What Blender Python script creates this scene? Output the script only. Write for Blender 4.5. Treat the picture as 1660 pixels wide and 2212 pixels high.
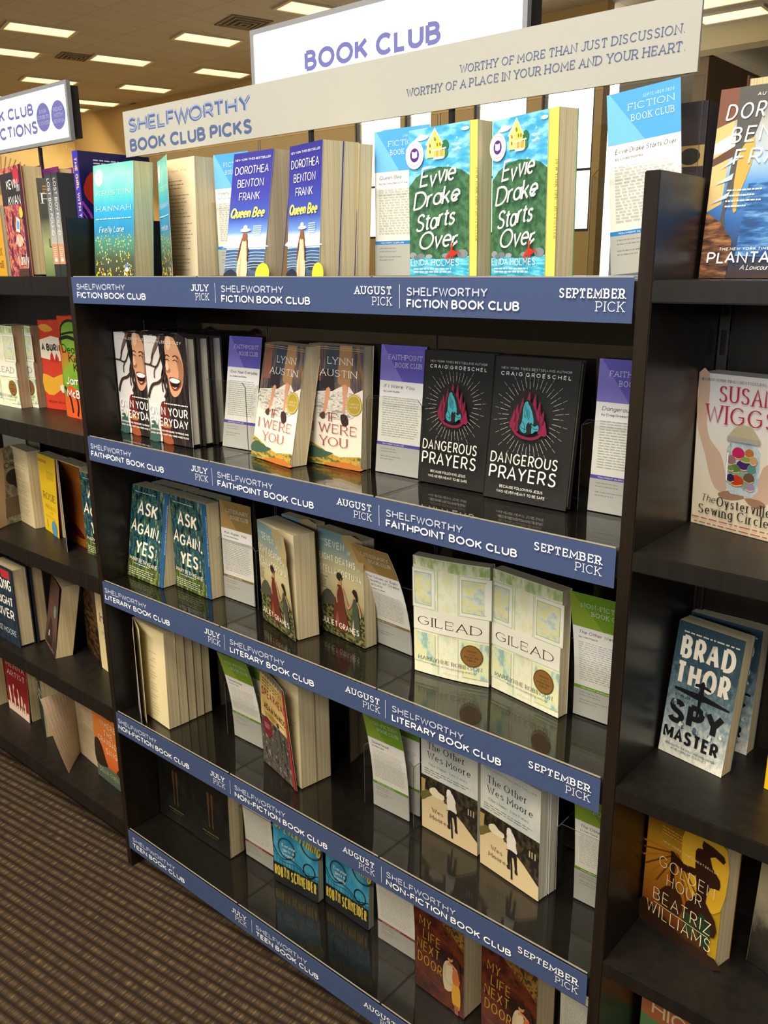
import bpy, bmesh, math, random
from mathutils import Vector, Matrix

# ------------------------------------------------------------------ camera, world, lights, exposure
for o in list(bpy.data.objects):
    bpy.data.objects.remove(o, do_unlink=True)
SC = bpy.context.scene
COL = SC.collection
Z0 = 1.35                                   # height of the top shelf above the carpet
CAM = (1.6059, -0.9313, Z0 + 0.0139)
cd = bpy.data.cameras.new('camera')
cam = bpy.data.objects.new('camera', cd)
COL.objects.link(cam)
cd.sensor_fit = 'VERTICAL'
cd.sensor_height = 36.0
cd.lens = 36.0 * 1873.35 / 2212.0
cd.clip_start = 0.05
cd.clip_end = 200
yaw, pitch, roll = 0.7126, -0.2757, -0.0090
f = Vector((-math.sin(yaw) * math.cos(pitch), math.cos(yaw) * math.cos(pitch), math.sin(pitch)))
r = Vector((math.cos(yaw), math.sin(yaw), 0))
u = r.cross(f)
r2 = r * math.cos(roll) + u * math.sin(roll)
u2 = -r * math.sin(roll) + u * math.cos(roll)
m = Matrix(((r2.x, u2.x, -f.x), (r2.y, u2.y, -f.y), (r2.z, u2.z, -f.z))).to_4x4()
m.translation = Vector(CAM)
cam.matrix_world = m
SC.camera = cam

w = bpy.data.worlds.new('world')
SC.world = w
w.use_nodes = True
w.node_tree.nodes['Background'].inputs[0].default_value = (0.90, 0.92, 1.0, 1)
w.node_tree.nodes['Background'].inputs[1].default_value = 0.30

SC.view_settings.view_transform = 'Standard'
SC.view_settings.look = 'None'
SC.view_settings.gamma = 1.0
SC.view_settings.use_curve_mapping = False
SC.view_settings.exposure = 0.10
SC.cycles.max_bounces = 6
SC.cycles.diffuse_bounces = 3
SC.cycles.glossy_bounces = 3
SC.cycles.transparent_max_bounces = 24
SC.cycles.transmission_bounces = 4
SC.cycles.caustics_reflective = False
SC.cycles.caustics_refractive = False
SC.cycles.sample_clamp_indirect = 3.0
SC.cycles.use_denoising = True


def area(name, loc, target, sx, sy, power, col):
    d = bpy.data.lights.new(name, 'AREA')
    d.shape = 'RECTANGLE'
    d.size, d.size_y, d.energy, d.color = sx, sy, power, col
    o = bpy.data.objects.new(name, d)
    COL.objects.link(o)
    o.location = loc
    o.rotation_euler = (Vector(target) - Vector(loc)).to_track_quat('-Z', 'Y').to_euler()
    return o


# the shop's fluorescent troffers over the aisle (behind and above the camera) and its front windows
WARM = (1.0, 0.885, 0.70)
area('troffer_light', (0.6, -2.2, 5.55), (0.6, -2.2, 0), 3.0, 1.2, 345, WARM)
area('troffer_light', (-2.2, -4.0, 5.55), (-2.2, -4.0, 0), 3.0, 1.2, 260, WARM)
area('troffer_light', (2.6, -5.5, 5.55), (2.6, -5.5, 0), 3.0, 2.4, 420, WARM)
area('troffer_light', (-13.0, 9.5, 5.5), (-13.0, 9.5, 0), 14.0, 8.0, 560, (1.0, 0.95, 0.86))
area('window_light', (3.0, -8.5, 2.7), (0.6, 0, 1.4), 7.0, 2.8, 540, (0.93, 0.97, 1.0))
area('wall_fill', (-21.6, 13.0, 5.3), (-23.2, 13.0, 3.6), 0.4, 12.0, 190, (1.0, 0.88, 0.62))  # added fill that brightens the mural wall; no fixture hangs there
area('wall_fill', (-3.0, 26.5, 5.2), (-3.0, 30, 4.6), 4.0, 0.4, 160, (1.0, 0.85, 0.5))
area('window_light', (-3.0, 11.5, 3.4), (0.4, 0.3, 1.6), 6.0, 2.4, 260, (0.80, 0.90, 1.0))

# ------------------------------------------------------------------ materials
MATS = {}


def lin(h):
    h = h.lstrip('#')
    out = []
    for i in (0, 2, 4):
        c = int(h[i:i + 2], 16) / 255.0
        out.append(c / 12.92 if c <= 0.04045 else ((c + 0.055) / 1.055) ** 2.4)
    return (out[0], out[1], out[2], 1.0)


def M(h, rough=0.5, metal=0.0, emit=0.0, spec=0.4):
    key = (h, rough, metal, emit, spec)
    if key in MATS:
        return MATS[key]
    mt = bpy.data.materials.new('paint_' + h.lstrip('#'))
    mt.use_nodes = True
    b = mt.node_tree.nodes['Principled BSDF']
    b.inputs['Base Color'].default_value = lin(h)
    b.inputs['Roughness'].default_value = rough
    b.inputs['Metallic'].default_value = metal
    b.inputs['Specular IOR Level'].default_value = spec
    if emit:
        b.inputs['Emission Color'].default_value = lin(h)
        b.inputs['Emission Strength'].default_value = emit
    MATS[key] = mt
    return mt


def nodes(name):
    mt = bpy.data.materials.new(name)
    mt.use_nodes = True
    nt = mt.node_tree
    return mt, nt, nt.nodes['Principled BSDF']


def ramp(nt, stops, interp='LINEAR'):
    rp = nt.nodes.new('ShaderNodeValToRGB')
    cr = rp.color_ramp
    cr.interpolation = interp
    while len(cr.elements) < len(stops):
        cr.elements.new(0.5)
    for e, (p, h) in zip(cr.elements, stops):
        e.position = p
        e.color = lin(h)
    return rp


def print_mat(name, stops, axis='v', amt=0.0, scale=(4, 4), detail=4, rough=0.42, interp='LINEAR', rot=0.0):
    """printed artwork: a colour ramp along the cover (axis v, u) or over noise alone (axis n), stirred with noise"""
    if name in MATS:
        return MATS[name]
    mt, nt, b = nodes(name)
    N, L = nt.nodes, nt.links
    uv = N.new('ShaderNodeUVMap')
    uv.uv_map = 'art'
    mp = N.new('ShaderNodeMapping')
    mp.inputs['Scale'].default_value = (scale[0], scale[1], 1)
    mp.inputs['Rotation'].default_value = (0, 0, rot)
    L.new(uv.outputs[0], mp.inputs[0])
    nz = N.new('ShaderNodeTexNoise')
    nz.inputs['Scale'].default_value = 1.0
    nz.inputs['Detail'].default_value = detail
    nz.inputs['Roughness'].default_value = 0.6
    L.new(mp.outputs[0], nz.inputs['Vector'])
    rp = ramp(nt, stops, interp)
    if axis == 'n':
        mr = N.new('ShaderNodeMapRange')
        mr.inputs[1].default_value = 0.3
        mr.inputs[2].default_value = 0.7
        L.new(nz.outputs[0], mr.inputs[0])
        L.new(mr.outputs[0], rp.inputs[0])
    else:
        sp = N.new('ShaderNodeSeparateXYZ')
        L.new(uv.outputs[0], sp.inputs[0])
        sub = N.new('ShaderNodeMath')
        sub.operation = 'MULTIPLY_ADD'
        sub.inputs[1].default_value = amt
        L.new(nz.outputs[0], sub.inputs[0])
        ad = N.new('ShaderNodeMath')
        ad.operation = 'SUBTRACT'
        L.new(sp.outputs['Y' if axis == 'v' else 'X'], sub.inputs[2])
        L.new(sub.outputs[0], ad.inputs[0])
        ad.inputs[1].default_value = amt * 0.5
        L.new(ad.outputs[0], rp.inputs[0])
    L.new(rp.outputs[0], b.inputs['Base Color'])
    b.inputs['Roughness'].default_value = rough
    b.inputs['Specular IOR Level'].default_value = 0.4
    MATS[name] = mt
    return mt


def page_mat(name, base, dark, sc=900.0):
    if name in MATS:
        return MATS[name]
    mt, nt, b = nodes(name)
    N, L = nt.nodes, nt.links
    tc = N.new('ShaderNodeTexCoord')
    mp = N.new('ShaderNodeMapping')
    mp.inputs['Scale'].default_value = (6, sc, 3)
    L.new(tc.outputs['Object'], mp.inputs[0])
    nz = N.new('ShaderNodeTexNoise')
    nz.inputs['Scale'].default_value = 1.0
    nz.inputs['Detail'].default_value = 3
    L.new(mp.outputs[0], nz.inputs['Vector'])
    rp = ramp(nt, [(0.30, dark), (0.55, base)])
    L.new(nz.outputs[0], rp.inputs[0])
    L.new(rp.outputs[0], b.inputs['Base Color'])
    b.inputs['Roughness'].default_value = 0.85
    b.inputs['Specular IOR Level'].default_value = 0.15
    MATS[name] = mt
    return mt


PAGES = page_mat('cream_pages', '#d9cba6', '#b09f7c')
PAGES_W = page_mat('white_pages', '#e4dfd0', '#b9b1a0')
PAGES_T = page_mat('tan_pages', '#cdbb92', '#9c8a66')


def laminate(name, base, rough):
    mt, nt, b = nodes(name)
    N, L = nt.nodes, nt.links
    tc = N.new('ShaderNodeTexCoord')
    mp = N.new('ShaderNodeMapping')
    mp.inputs['Scale'].default_value = (30, 30, 3)
    L.new(tc.outputs['Object'], mp.inputs[0])
    nz = N.new('ShaderNodeTexNoise')
    nz.inputs['Scale'].default_value = 2.0
    nz.inputs['Detail'].default_value = 5
    L.new(mp.outputs[0], nz.inputs['Vector'])
    rp = ramp(nt, [(0.3, base[0]), (0.7, base[1])])
    L.new(nz.outputs[0], rp.inputs[0])
    L.new(rp.outputs[0], b.inputs['Base Color'])
    b.inputs['Roughness'].default_value = rough
    b.inputs['Specular IOR Level'].default_value = 0.4
    return mt


WOOD = laminate('espresso_laminate', ('#17120e', '#231b15'), 0.30)
SHELF = laminate('shelf_laminate', ('#12100e', '#1b1815'), 0.40)


def acrylic(name, tint, rough=0.02, base=0.0, gain=1.0):
    """clear acrylic sheet: light passes straight through, the surface mirrors by its angle"""
    mt, nt, b = nodes(name)
    N, L = nt.nodes, nt.links
    out = N['Material Output']
    N.remove(b)
    tr = N.new('ShaderNodeBsdfTransparent')
    tr.inputs[0].default_value = lin(tint)
    gl = N.new('ShaderNodeBsdfGlossy')
    gl.inputs['Roughness'].default_value = rough
    fr = N.new('ShaderNodeFresnel')
    ge = N.new('ShaderNodeNewGeometry')                  # the same mirror strength from either side of the sheet
    io = N.new('ShaderNodeMapRange')
    io.inputs[3].default_value = 1.49
    io.inputs[4].default_value = 1.0 / 1.49
    L.new(ge.outputs['Backfacing'], io.inputs[0])
    L.new(io.outputs[0], fr.inputs['IOR'])
    ad = N.new('ShaderNodeMath')
    ad.operation = 'MULTIPLY_ADD'
    ad.use_clamp = True
    ad.inputs[1].default_value = gain
    ad.inputs[2].default_value = base
    L.new(fr.outputs[0], ad.inputs[0])
    mx = N.new('ShaderNodeMixShader')
    L.new(ad.outputs[0], mx.inputs[0])
    L.new(tr.outputs[0], mx.inputs[1])
    L.new(gl.outputs[0], mx.inputs[2])
    L.new(mx.outputs[0], out.inputs[0])
    return mt


ACRYL = acrylic('clear_acrylic', '#f4f4f2')
ACRYL_SOFT = acrylic('coated_acrylic', '#fafaf8', gain=0.35)
ACRYL_EDGE = M('#9a9588', 0.3)  # cream reflection along the tray's front edge, put into the colour

# ------------------------------------------------------------------ objects


def link(name, me, parent=None):
    o = bpy.data.objects.new(name, me)
    COL.objects.link(o)
    if parent is not None:
        o.parent = parent
    return o


def tag(o, label=None, cat=None, group=None, kind=None):
    if label:
        o['label'] = label
    if cat:
        o['category'] = cat
    if group:
        o['group'] = group
    if kind:
        o['kind'] = kind
    return o


def thing(name, label, cat, loc, rz=0.0, group=None):
    o = bpy.data.objects.new(name, None)
    o.empty_display_size = 0.05
    COL.objects.link(o)
    o.location = loc
    o.rotation_euler = (0, 0, rz)
    return tag(o, label, cat, group)


def bm_box(bm, x0, x1, y0, y1, z0, z1, mi=0):
    vs = [bm.verts.new(p) for p in ((x0, y0, z0), (x1, y0, z0), (x1, y1, z0), (x0, y1, z0),
                                    (x0, y0, z1), (x1, y0, z1), (x1, y1, z1), (x0, y1, z1))]
    for q in ((0, 3, 2, 1), (4, 5, 6, 7), (0, 1, 5, 4), (1, 2, 6, 5), (2, 3, 7, 6), (3, 0, 4, 7)):
        fc = bm.faces.new([vs[i] for i in q])
        fc.material_index = mi
    return vs


def finish(name, bm, mats, parent=None, smooth=False):
    me = bpy.data.meshes.new(name)
    bm.to_mesh(me)
    bm.free()
    for mt in (mats if isinstance(mats, (list, tuple)) else [mats]):
        me.materials.append(mt)
    if smooth:
        for p in me.polygons:
            p.use_smooth = True
    return link(name, me, parent)


def box(name, x0, x1, y0, y1, z0, z1, mat, parent=None, bev=0.0):
    bm = bmesh.new()
    bm_box(bm, x0, x1, y0, y1, z0, z1)
    if bev:
        bmesh.ops.bevel(bm, geom=list(bm.edges), offset=bev, segments=2, affect='EDGES')
    return finish(name, bm, mat, parent)

# ------------------------------------------------------------------ lettering: every glyph is a set of pen strokes
GL = {}
for line in r'''
A .74 0,0 .37,1 .74,0|.14,.34 .6,.34
B .61 0,0 0,1|0,1 .3,1 @.3,.765,.25,.235,90,-90 0,.53|0,.53 .33,.53 @.33,.265,.28,.265,90,-90 0,0
C .76 @.43,.5,.43,.5,42,318
D .74 0,0 0,1|0,1 .26,1 @.26,.5,.48,.5,90,-90 0,0
E .54 .54,1 0,1 0,0 .54,0|0,.52 .48,.52
F .52 .52,1 0,1 0,0|0,.5 .46,.5
G .82 @.43,.5,.43,.5,42,325 .8,.47 .48,.47
H .68 0,0 0,1|.68,0 .68,1|0,.52 .68,.52
I 0 0,0 0,1
J .46 .46,1 .46,.26 @.22,.26,.24,.26,0,-160
K .62 0,0 0,1|.6,1 0,.4|.22,.58 .62,0
L .5 0,1 0,0 .5,0
M .86 0,0 0,1 .43,.28 .86,1 .86,0
N .7 0,0 0,1 .7,0 .7,1
O .88 @.44,.5,.44,.5,0,360
P .58 0,0 0,1|0,1 .3,1 @.3,.72,.28,.28,90,-90 0,.44
Q .88 @.44,.5,.44,.5,0,360|.52,.24 .88,-.06
R .62 0,0 0,1|0,1 .3,1 @.3,.72,.28,.28,90,-90 0,.44|.3,.44 .62,0
S .58 ~.53,.84 .44,.96 .29,1 .12,.95 .04,.79 .1,.62 .29,.52 .48,.42 .56,.25 .48,.06 .29,0 .1,.04 .01,.16
T .62 0,1 .62,1|.31,1 .31,0
U .66 0,1 0,.33 @.33,.33,.33,.33,180,360 .66,1
V .7 0,1 .35,0 .7,1
W 1.02 0,1 .26,0 .51,.94 .76,0 1.02,1
X .66 0,0 .66,1|0,1 .66,0
Y .68 0,1 .34,.46 .68,1|.34,.46 .34,0
Z .6 0,1 .6,1 0,0 .6,0
a .48 @.24,.33,.24,.33,0,360|.48,.67 .48,0
b .48 0,1 0,0|@.24,.33,.24,.33,0,360
c .44 @.24,.33,.24,.33,45,315
d .48 @.24,.33,.24,.33,0,360|.48,1 .48,0
e .48 .01,.35 .47,.35 @.24,.33,.24,.33,6,312
f .3 ~.32,.97 .22,1 .14,.92 .13,.8|.13,.85 .13,0|0,.65 .28,.65
g .48 @.24,.33,.24,.33,0,360|.48,.67 .48,-.06 @.24,-.06,.24,.24,0,-150
h .44 0,0 0,1|0,.42 @.22,.43,.22,.24,180,0 .44,0
i 0 0,0 0,.66|0,.86 0,.92
j .14 .14,.66 .14,-.1 @.0,-.1,.14,.2,0,-90|.14,.86 .14,.92
k .42 0,0 0,1|.38,.66 0,.26|.14,.4 .42,0
l 0 0,0 0,1
m .72 0,0 0,.66|0,.42 @.18,.45,.18,.21,180,0 .36,0|.36,.42 @.54,.45,.18,.21,180,0 .72,0
n .44 0,0 0,.66|0,.42 @.22,.43,.22,.23,180,0 .44,0
o .48 @.24,.33,.24,.33,0,360
p .48 0,.66 0,-.3|@.24,.33,.24,.33,0,360
q .48 .48,.66 .48,-.3|@.24,.33,.24,.33,0,360
r .28 0,0 0,.66|~0,.38 .06,.56 .16,.65 .28,.66
s .38 ~.35,.56 .28,.65 .18,.66 .06,.6 .03,.5 .1,.4 .27,.32 .36,.22 .33,.08 .2,0 .08,.02 0,.1
t .28 ~.13,.9 .13,.2 .18,.02 .3,.04|-.04,.68 .32,.68
u .44 0,.66 0,.24 @.22,.24,.22,.24,180,360|.44,.66 .44,0
v .44 0,.66 .22,0 .44,.66
w .66 0,.66 .17,0 .33,.6 .49,0 .66,.66
x .42 0,0 .42,.66|0,.66 .42,0
y .44 0,.66 .22,.02|.44,.66 .14,-.28
z .4 0,.66 .4,.66 0,0 .4,0
0 .58 @.29,.5,.29,.5,0,360
1 .22 0,.82 .2,1 .2,0
2 .54 ~.02,.78 .1,.95 .27,1 .46,.92 .5,.74 .42,.55 .2,.28 .0,0|0,0 .54,0
. .08 0,.02 .08,.02
, .06 .06,.06 0,-.16
' .02 .02,1 0,.8
- .3 0,.4 .3,.4
! 0 0,1 0,.34|0,0 0,.03
# .6 .16,0 .3,1|.36,0 .5,1|.02,.34 .6,.34|.06,.68 .62,.68
& .7 ~.66,0 .2,.68 .16,.86 .28,1 .4,.88 .34,.7 .1,.42 .04,.2 .2,0 .4,.06 .62,.42
'''.strip().split('\n'):
    ch, wd, rest = line.split(' ', 2)
    GL[ch] = (float(wd), rest)
GL[' '] = (0.30, '')
_GC = {}


def smooth_pts(p, n=4, closed=False):
    out = []
    k = len(p)
    for i in range(k if closed else k - 1):
        p0 = p[(i - 1) % k] if (closed or i > 0) else p[0]
        p1, p2 = p[i], p[(i + 1) % k]
        p3 = p[(i + 2) % k] if (closed or i + 2 < k) else p[-1]
        for j in range(n):
            t = j / n
            out.append(tuple(0.5 * (2 * b + (c - a) * t + (2 * a - 5 * b + 4 * c - d) * t * t + (3 * b - a - 3 * c + d) * t ** 3)
                             for a, b, c, d in zip(p0, p1, p2, p3)))
    if not closed:
        out.append(p[-1])
    return out


def glyph(ch):
    if ch in _GC:
        return _GC[ch]
    wd, rest = GL.get(ch) or GL['.']
    strokes = []
    for st in rest.split('|'):
        if not st:
            continue
        sm = st.startswith('~')
        pts, closed = [], False
        for tk in st.lstrip('~').split(' '):
            if tk.startswith('@'):
                cx, cy, rx, ry, a0, a1 = [float(q) for q in tk[1:].split(',')]
                full = abs(abs(a1 - a0) - 360) < 1e-6
                n = max(5, int(abs(a1 - a0) / 22))
                for i in range(n if full else n + 1):
                    a = math.radians(a0 + (a1 - a0) * i / n)
                    q = (cx + rx * math.cos(a), cy + ry * math.sin(a))
                    if not pts or math.hypot(q[0] - pts[-1][0], q[1] - pts[-1][1]) > 1e-3:
                        pts.append(q)
                closed = closed or full
            else:
                q = tuple(float(c) for c in tk.split(','))
                if not pts or math.hypot(q[0] - pts[-1][0], q[1] - pts[-1][1]) > 1e-3:
                    pts.append(q)
        if sm:
            pts = smooth_pts(pts, 3)
        strokes.append((pts, closed))
    _GC[ch] = (wd, strokes)
    return _GC[ch]


def ribbon(pts, hw, closed):
    """quads of a pen stroke; hw gives the half width for a direction"""
    n = len(pts)
    segs = n if closed else n - 1
    ds, nr, h = [], [], []
    for i in range(segs):
        a, b = pts[i], pts[(i + 1) % n]
        dx, dy = b[0] - a[0], b[1] - a[1]
        ln = math.hypot(dx, dy) or 1e-9
        ds.append((dx / ln, dy / ln))
        nr.append((-dy / ln, dx / ln))
        h.append(hw(dx / ln, dy / ln))
    Lp, Rp = [], []
    for i in range(n):
        if closed:
            i0, i1 = (i - 1) % segs, i % segs
        else:
            i0, i1 = max(i - 1, 0), min(i, segs - 1)
        nx, ny = nr[i0][0] + nr[i1][0], nr[i0][1] + nr[i1][1]
        q = nx * nx + ny * ny
        if q < 0.25:
            nx, ny = nr[i1]
            q = 1.0
            k = 1.0
        else:
            k = min(2.0 / q, 2.2)
        hh = 0.5 * (h[i0] + h[i1])
        Lp.append((pts[i][0] + nx * k * hh, pts[i][1] + ny * k * hh))
        Rp.append((pts[i][0] - nx * k * hh, pts[i][1] - ny * k * hh))
    return [(Rp[i], Rp[(i + 1) % n], Lp[(i + 1) % n], Lp[i]) for i in range(segs)]


def kern(t, i):
    if i == 0:
        return 0.0
    a, b = t[i - 1], t[i]
    if (a in 'FLPTRVWYK' and b in 'AVWYTOJ') or (a in 'AVWYODL' and b in 'AVWYT'):
        return -0.10
    return 0.0


class Style:
    def __init__(s, w=0.13, wh=None, serif=0.0, st=0.06, slant=0.0, gap=0.13, jit=0.0):
        s.w, s.wh, s.serif, s.st, s.slant, s.gap, s.jit = w, (wh if wh is not None else w), serif, st, slant, gap, jit


LABEL = Style(0.19, 0.175, gap=0.14)
SANS = Style(0.125)
BOLD = Style(0.225, 0.205, gap=0.11)
THIN = Style(0.07, gap=0.16)
MED = Style(0.10, gap=0.15)
WIDE = Style(0.13, gap=0.34)
SERIF = Style(0.13, 0.05, 0.12, 0.035, gap=0.2)
SERIFB = Style(0.17, 0.06, 0.13, 0.04, gap=0.2)
ROMAN = Style(0.12, 0.05, 0.10, 0.03, gap=0.34)
SLAB = Style(0.16, 0.13, 0.14, 0.12, gap=0.24)
SLABL = Style(0.075, 0.07, 0.12, 0.065, gap=0.26)
SLABI = Style(0.105, 0.09, 0.11, 0.075, 0.05, gap=0.22)
ITAL = Style(0.09, 0.05, 0.0, 0, 0.22, gap=0.14)
SITAL = Style(0.10, 0.09, 0.0, 0, 0.20, gap=0.16)
BRUSH = Style(0.17, 0.10, 0.0, 0, 0.30, gap=0.07, jit=0.04)
HAND = Style(0.15, 0.12, 0.0, 0, 0.04, gap=0.12, jit=0.05)


class Art:
    """flat printed matter on a W x H face, in fractions of the face; every call prints over the one before"""

    def __init__(s, W, H, base=None, step=0.00007):
        s.W, s.H, s.d, s.step = W, H, 0.00012, step
        s.P, s.F, s.I, s.mats = [], [], [], []
        s.base = base
        s.T = None

    def mi(s, mt):
        if isinstance(mt, str):
            mt = M(mt, 0.42)
        if mt not in s.mats:
            s.mats.append(mt)
        return s.mats.index(mt)

    def face(s, pts, mi):
        i0 = len(s.P)
        s.P += [(a, b, s.d) for a, b in pts]
        s.F.append(list(range(i0, i0 + len(pts))))
        s.I.append(mi)

    def nx(s):
        s.d += s.step

    def poly(s, pts, mt, smooth=0, m=False):
        s.nx()
        if s.T:
            pts = [s.T(a, b) for a, b in pts]
        p = [(a * s.W, b * s.H) for a, b in pts] if not m else list(pts)
        if smooth:
            p = smooth_pts(p, smooth, True)
        ar = sum(p[i][0] * p[(i + 1) % len(p)][1] - p[(i + 1) % len(p)][0] * p[i][1] for i in range(len(p)))
        if ar < 0:
            p.reverse()
        s.face(p, s.mi(mt))

    def rect(s, a, b, c, d, mt):
        s.poly([(a, b), (c, b), (c, d), (a, d)], mt)

    def ell(s, cx, cy, rx, ry, mt, n=28):
        """rx in fractions of W; ry in fractions of H (None: round)"""
        if ry is None:
            ry = rx * s.W / s.H
        s.poly([(cx + rx * math.cos(2 * math.pi * i / n), cy + ry * math.sin(2 * math.pi * i / n)) for i in range(n)], mt)

    def ring(s, cx, cy, rx, wd, mt, n=32):
        ry = rx * s.W / s.H
        s.line([(cx + rx * math.cos(2 * math.pi * i / n), cy + ry * math.sin(2 * math.pi * i / n)) for i in range(n)], wd, mt, closed=True)

    def line(s, pts, wd, mt, smooth=0, closed=False, taper=False):
        """wd in metres"""
        s.nx()
        if s.T:
            pts = [s.T(a, b) for a, b in pts]
        p = [(a * s.W, b * s.H) for a, b in pts]
        if smooth:
            p = smooth_pts(p, smooth, closed)
        mi = s.mi(mt)
        for q in ribbon(p, lambda x, y: wd * 0.5, closed):
            s.face(q, mi)

    def grek(s, u0, u1, v0, dv, n, mt, th=0.35, seed=1, ragged=0.25, words=True):
        """lines of small print too fine to read"""
        s.nx()
        rnd = random.Random(seed)
        mi = s.mi(mt)
        for i in range(n):
            v = v0 - dv * i
            e = u1 - (u1 - u0) * rnd.random() * ragged * (3 if i == n - 1 else 1)
            x = u0
            while x < e - 0.01:
                ln = (0.02 + 0.07 * rnd.random()) * (u1 - u0) * 1.6 if words else e - x
                x2 = min(x + ln, e)
                s.face([(x * s.W, v * s.H), (x2 * s.W, v * s.H), (x2 * s.W, (v + dv * th) * s.H), (x * s.W, (v + dv * th) * s.H)], mi)
                x = x2 + 0.016 * (u1 - u0) * 1.6

    def text(s, t, u0, v0, size, mt, st=SANS, width=None, align='l', rot=0.0, seed=0, xs=1.0, m=False, dx=0, dy=0):
        """size: cap height in fractions of H; width: fraction of W the line is fitted to"""
        s.nx()
        c = size * (1.0 if m else s.H)
        wm = max(st.w, st.wh)

        def adv(xs_):
            x = 0.0
            for i, ch in enumerate(t):
                x += kern(t, i) * xs_ + glyph(ch)[0] * xs_ + ((wm + st.gap * (0.4 + 0.6 * xs_)) if ch != ' ' else 0.06)
            return (x - st.gap * (0.4 + 0.6 * xs_)) * c

        if width is not None:
            tw = width * (1.0 if m else s.W)
            lo, hi = 0.15, 4.0
            for _ in range(28):
                xs = 0.5 * (lo + hi)
                if adv(xs) > tw:
                    hi = xs
                else:
                    lo = xs
        tot = adv(xs)
        ox = {'l': 0.0, 'c': -tot * 0.5, 'r': -tot}[align]
        U, V = (u0, v0) if m else (u0 * s.W, v0 * s.H)
        ca, sa = math.cos(rot), math.sin(rot)
        mi = s.mi(mt)
        rnd = random.Random(seed)
        x = 0.0
        hw = lambda dx_, dy_: 0.5 * (st.w * dy_ * dy_ + st.wh * dx_ * dx_)
        for i, ch in enumerate(t):
            x += kern(t, i) * xs
            wd, strokes = glyph(ch)
            jy = (rnd.random() - 0.5) * 2 * st.jit
            js = 1 + (rnd.random() - 0.5) * 2 * st.jit
            d0 = s.d
            for pts, closed in strokes:
                s.d += 0.000009
                dq = s.d
                p = [(x + wm * 0.5 + a * xs, wm * 0.5 + b * (1 - wm) * js + jy) for a, b in pts]
                quads = ribbon(p, hw, closed)
                nq = len(quads)
                if st.serif and not closed:
                    for e, nb in ((p[0], p[1]), (p[-1], p[-2])):
                        dxx, dyy = abs(e[0] - nb[0]), abs(e[1] - nb[1])
                        yy = (e[1] - wm * 0.5) / (1 - wm)
                        if dyy > 0.6 * dxx and (abs(yy) < 0.02 or abs(yy - 1) < 0.02 or abs(yy - 0.66) < 0.03):
                            sl = st.serif + st.w * 0.5
                            y0 = e[1] - (wm * 0.5 if yy < 0.3 else st.st - wm * 0.5)
                            quads.append(((e[0] - sl, y0), (e[0] + sl, y0), (e[0] + sl, y0 + st.st), (e[0] - sl, y0 + st.st)))
                            if abs(yy) < 0.02 or abs(yy - 1) < 0.02:
                                y1 = 0 if yy < 0.3 else e[1]
                                quads.append(((e[0] - st.w * .5, min(y1, e[1])), (e[0] + st.w * .5, min(y1, e[1])),
                                              (e[0] + st.w * .5, max(y1, e[1]) + (wm * .5 if yy > .3 else 0)),
                                              (e[0] - st.w * .5, max(y1, e[1]) + (wm * .5 if yy > .3 else 0))))
                        elif dxx > 2 * dyy and st.serif and ch in 'TEFLZCGS' and (abs(yy) < 0.02 or abs(yy - 1) < 0.02):
                            sg = 1 if yy < 0.3 else -1
                            quads.append(((e[0] - st.wh * .5, e[1]), (e[0] + st.wh * .5, e[1]), (e[0] + st.wh * .5, e[1] + sg * 0.22), (e[0] - st.wh * .5, e[1] + sg * 0.22)))
                for k, q in enumerate(quads):
                    s.d = dq if k < nq else dq + 0.00003
                    o = []
                    for a, b in q:
                        X = ox + (a + st.slant * b) * c + dx
                        Y = b * c + dy
                        o.append((U + X * ca - Y * sa, V + X * sa + Y * ca))
                    ar = sum(o[i][0] * o[(i + 1) % 4][1] - o[(i + 1) % 4][0] * o[i][1] for i in range(4))
                    if ar < 0:
                        o.reverse()
                    s.face(o, mi)
            s.d = d0
            x += wd * xs + ((wm + st.gap * (0.4 + 0.6 * xs)) if ch != ' ' else 0.06)
        s.d += 0.00007
        return tot

    def add_to(s, bm, mats, fn, cuts=0):
        """print onto bm through fn(u, v, d) -> point; returns nothing, extends mats"""
        b2 = bmesh.new()
        lay = b2.loops.layers.uv.new('art')
        vs = [b2.verts.new(p) for p in s.P]
        for fc, i in zip(s.F, s.I):
            try:
                q = b2.faces.new([vs[k] for k in fc])
            except ValueError:
                continue
            q.material_index = len(mats) + i
        for k in range(1, cuts):
            bmesh.ops.bisect_plane(b2, geom=b2.verts[:] + b2.edges[:] + b2.faces[:], plane_co=(s.W * k / cuts, 0, 0), plane_no=(1, 0, 0))
        for fc in b2.faces:
            for lp in fc.loops:
                lp[lay].uv = (lp.vert.co.x / s.W, lp.vert.co.y / s.H)
        tl = bm.loops.layers.uv.get('art') or bm.loops.layers.uv.new('art')
        mp = {}
        for v in b2.verts:
            mp[v] = bm.verts.new(fn(v.co.x, v.co.y, v.co.z))
        for fc in b2.faces:
            try:
                q = bm.faces.new([mp[v] for v in fc.verts])
            except ValueError:
                continue
            q.material_index = fc.material_index
            for a, b in zip(q.loops, fc.loops):
                a[tl].uv = b[lay].uv
        b2.free()
        mats.extend(s.mats)


def panel_art(name, art, W, H, loc, parent=None, rz=0.0, thick=0.003, body='#ffffff', body_mat=None):
    """a flat board standing upright, printed on its front"""
    bm = bmesh.new()
    bm_box(bm, 0, W, 0, thick, 0, H)
    mats = [body_mat or M(body)]
    art.add_to(bm, mats, lambda a, b, d: (a, -d, b))
    o = finish(name, bm, mats, parent)
    o.location = loc
    o.rotation_euler = (0, 0, rz)
    return o


# ------------------------------------------------------------------ books


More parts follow.
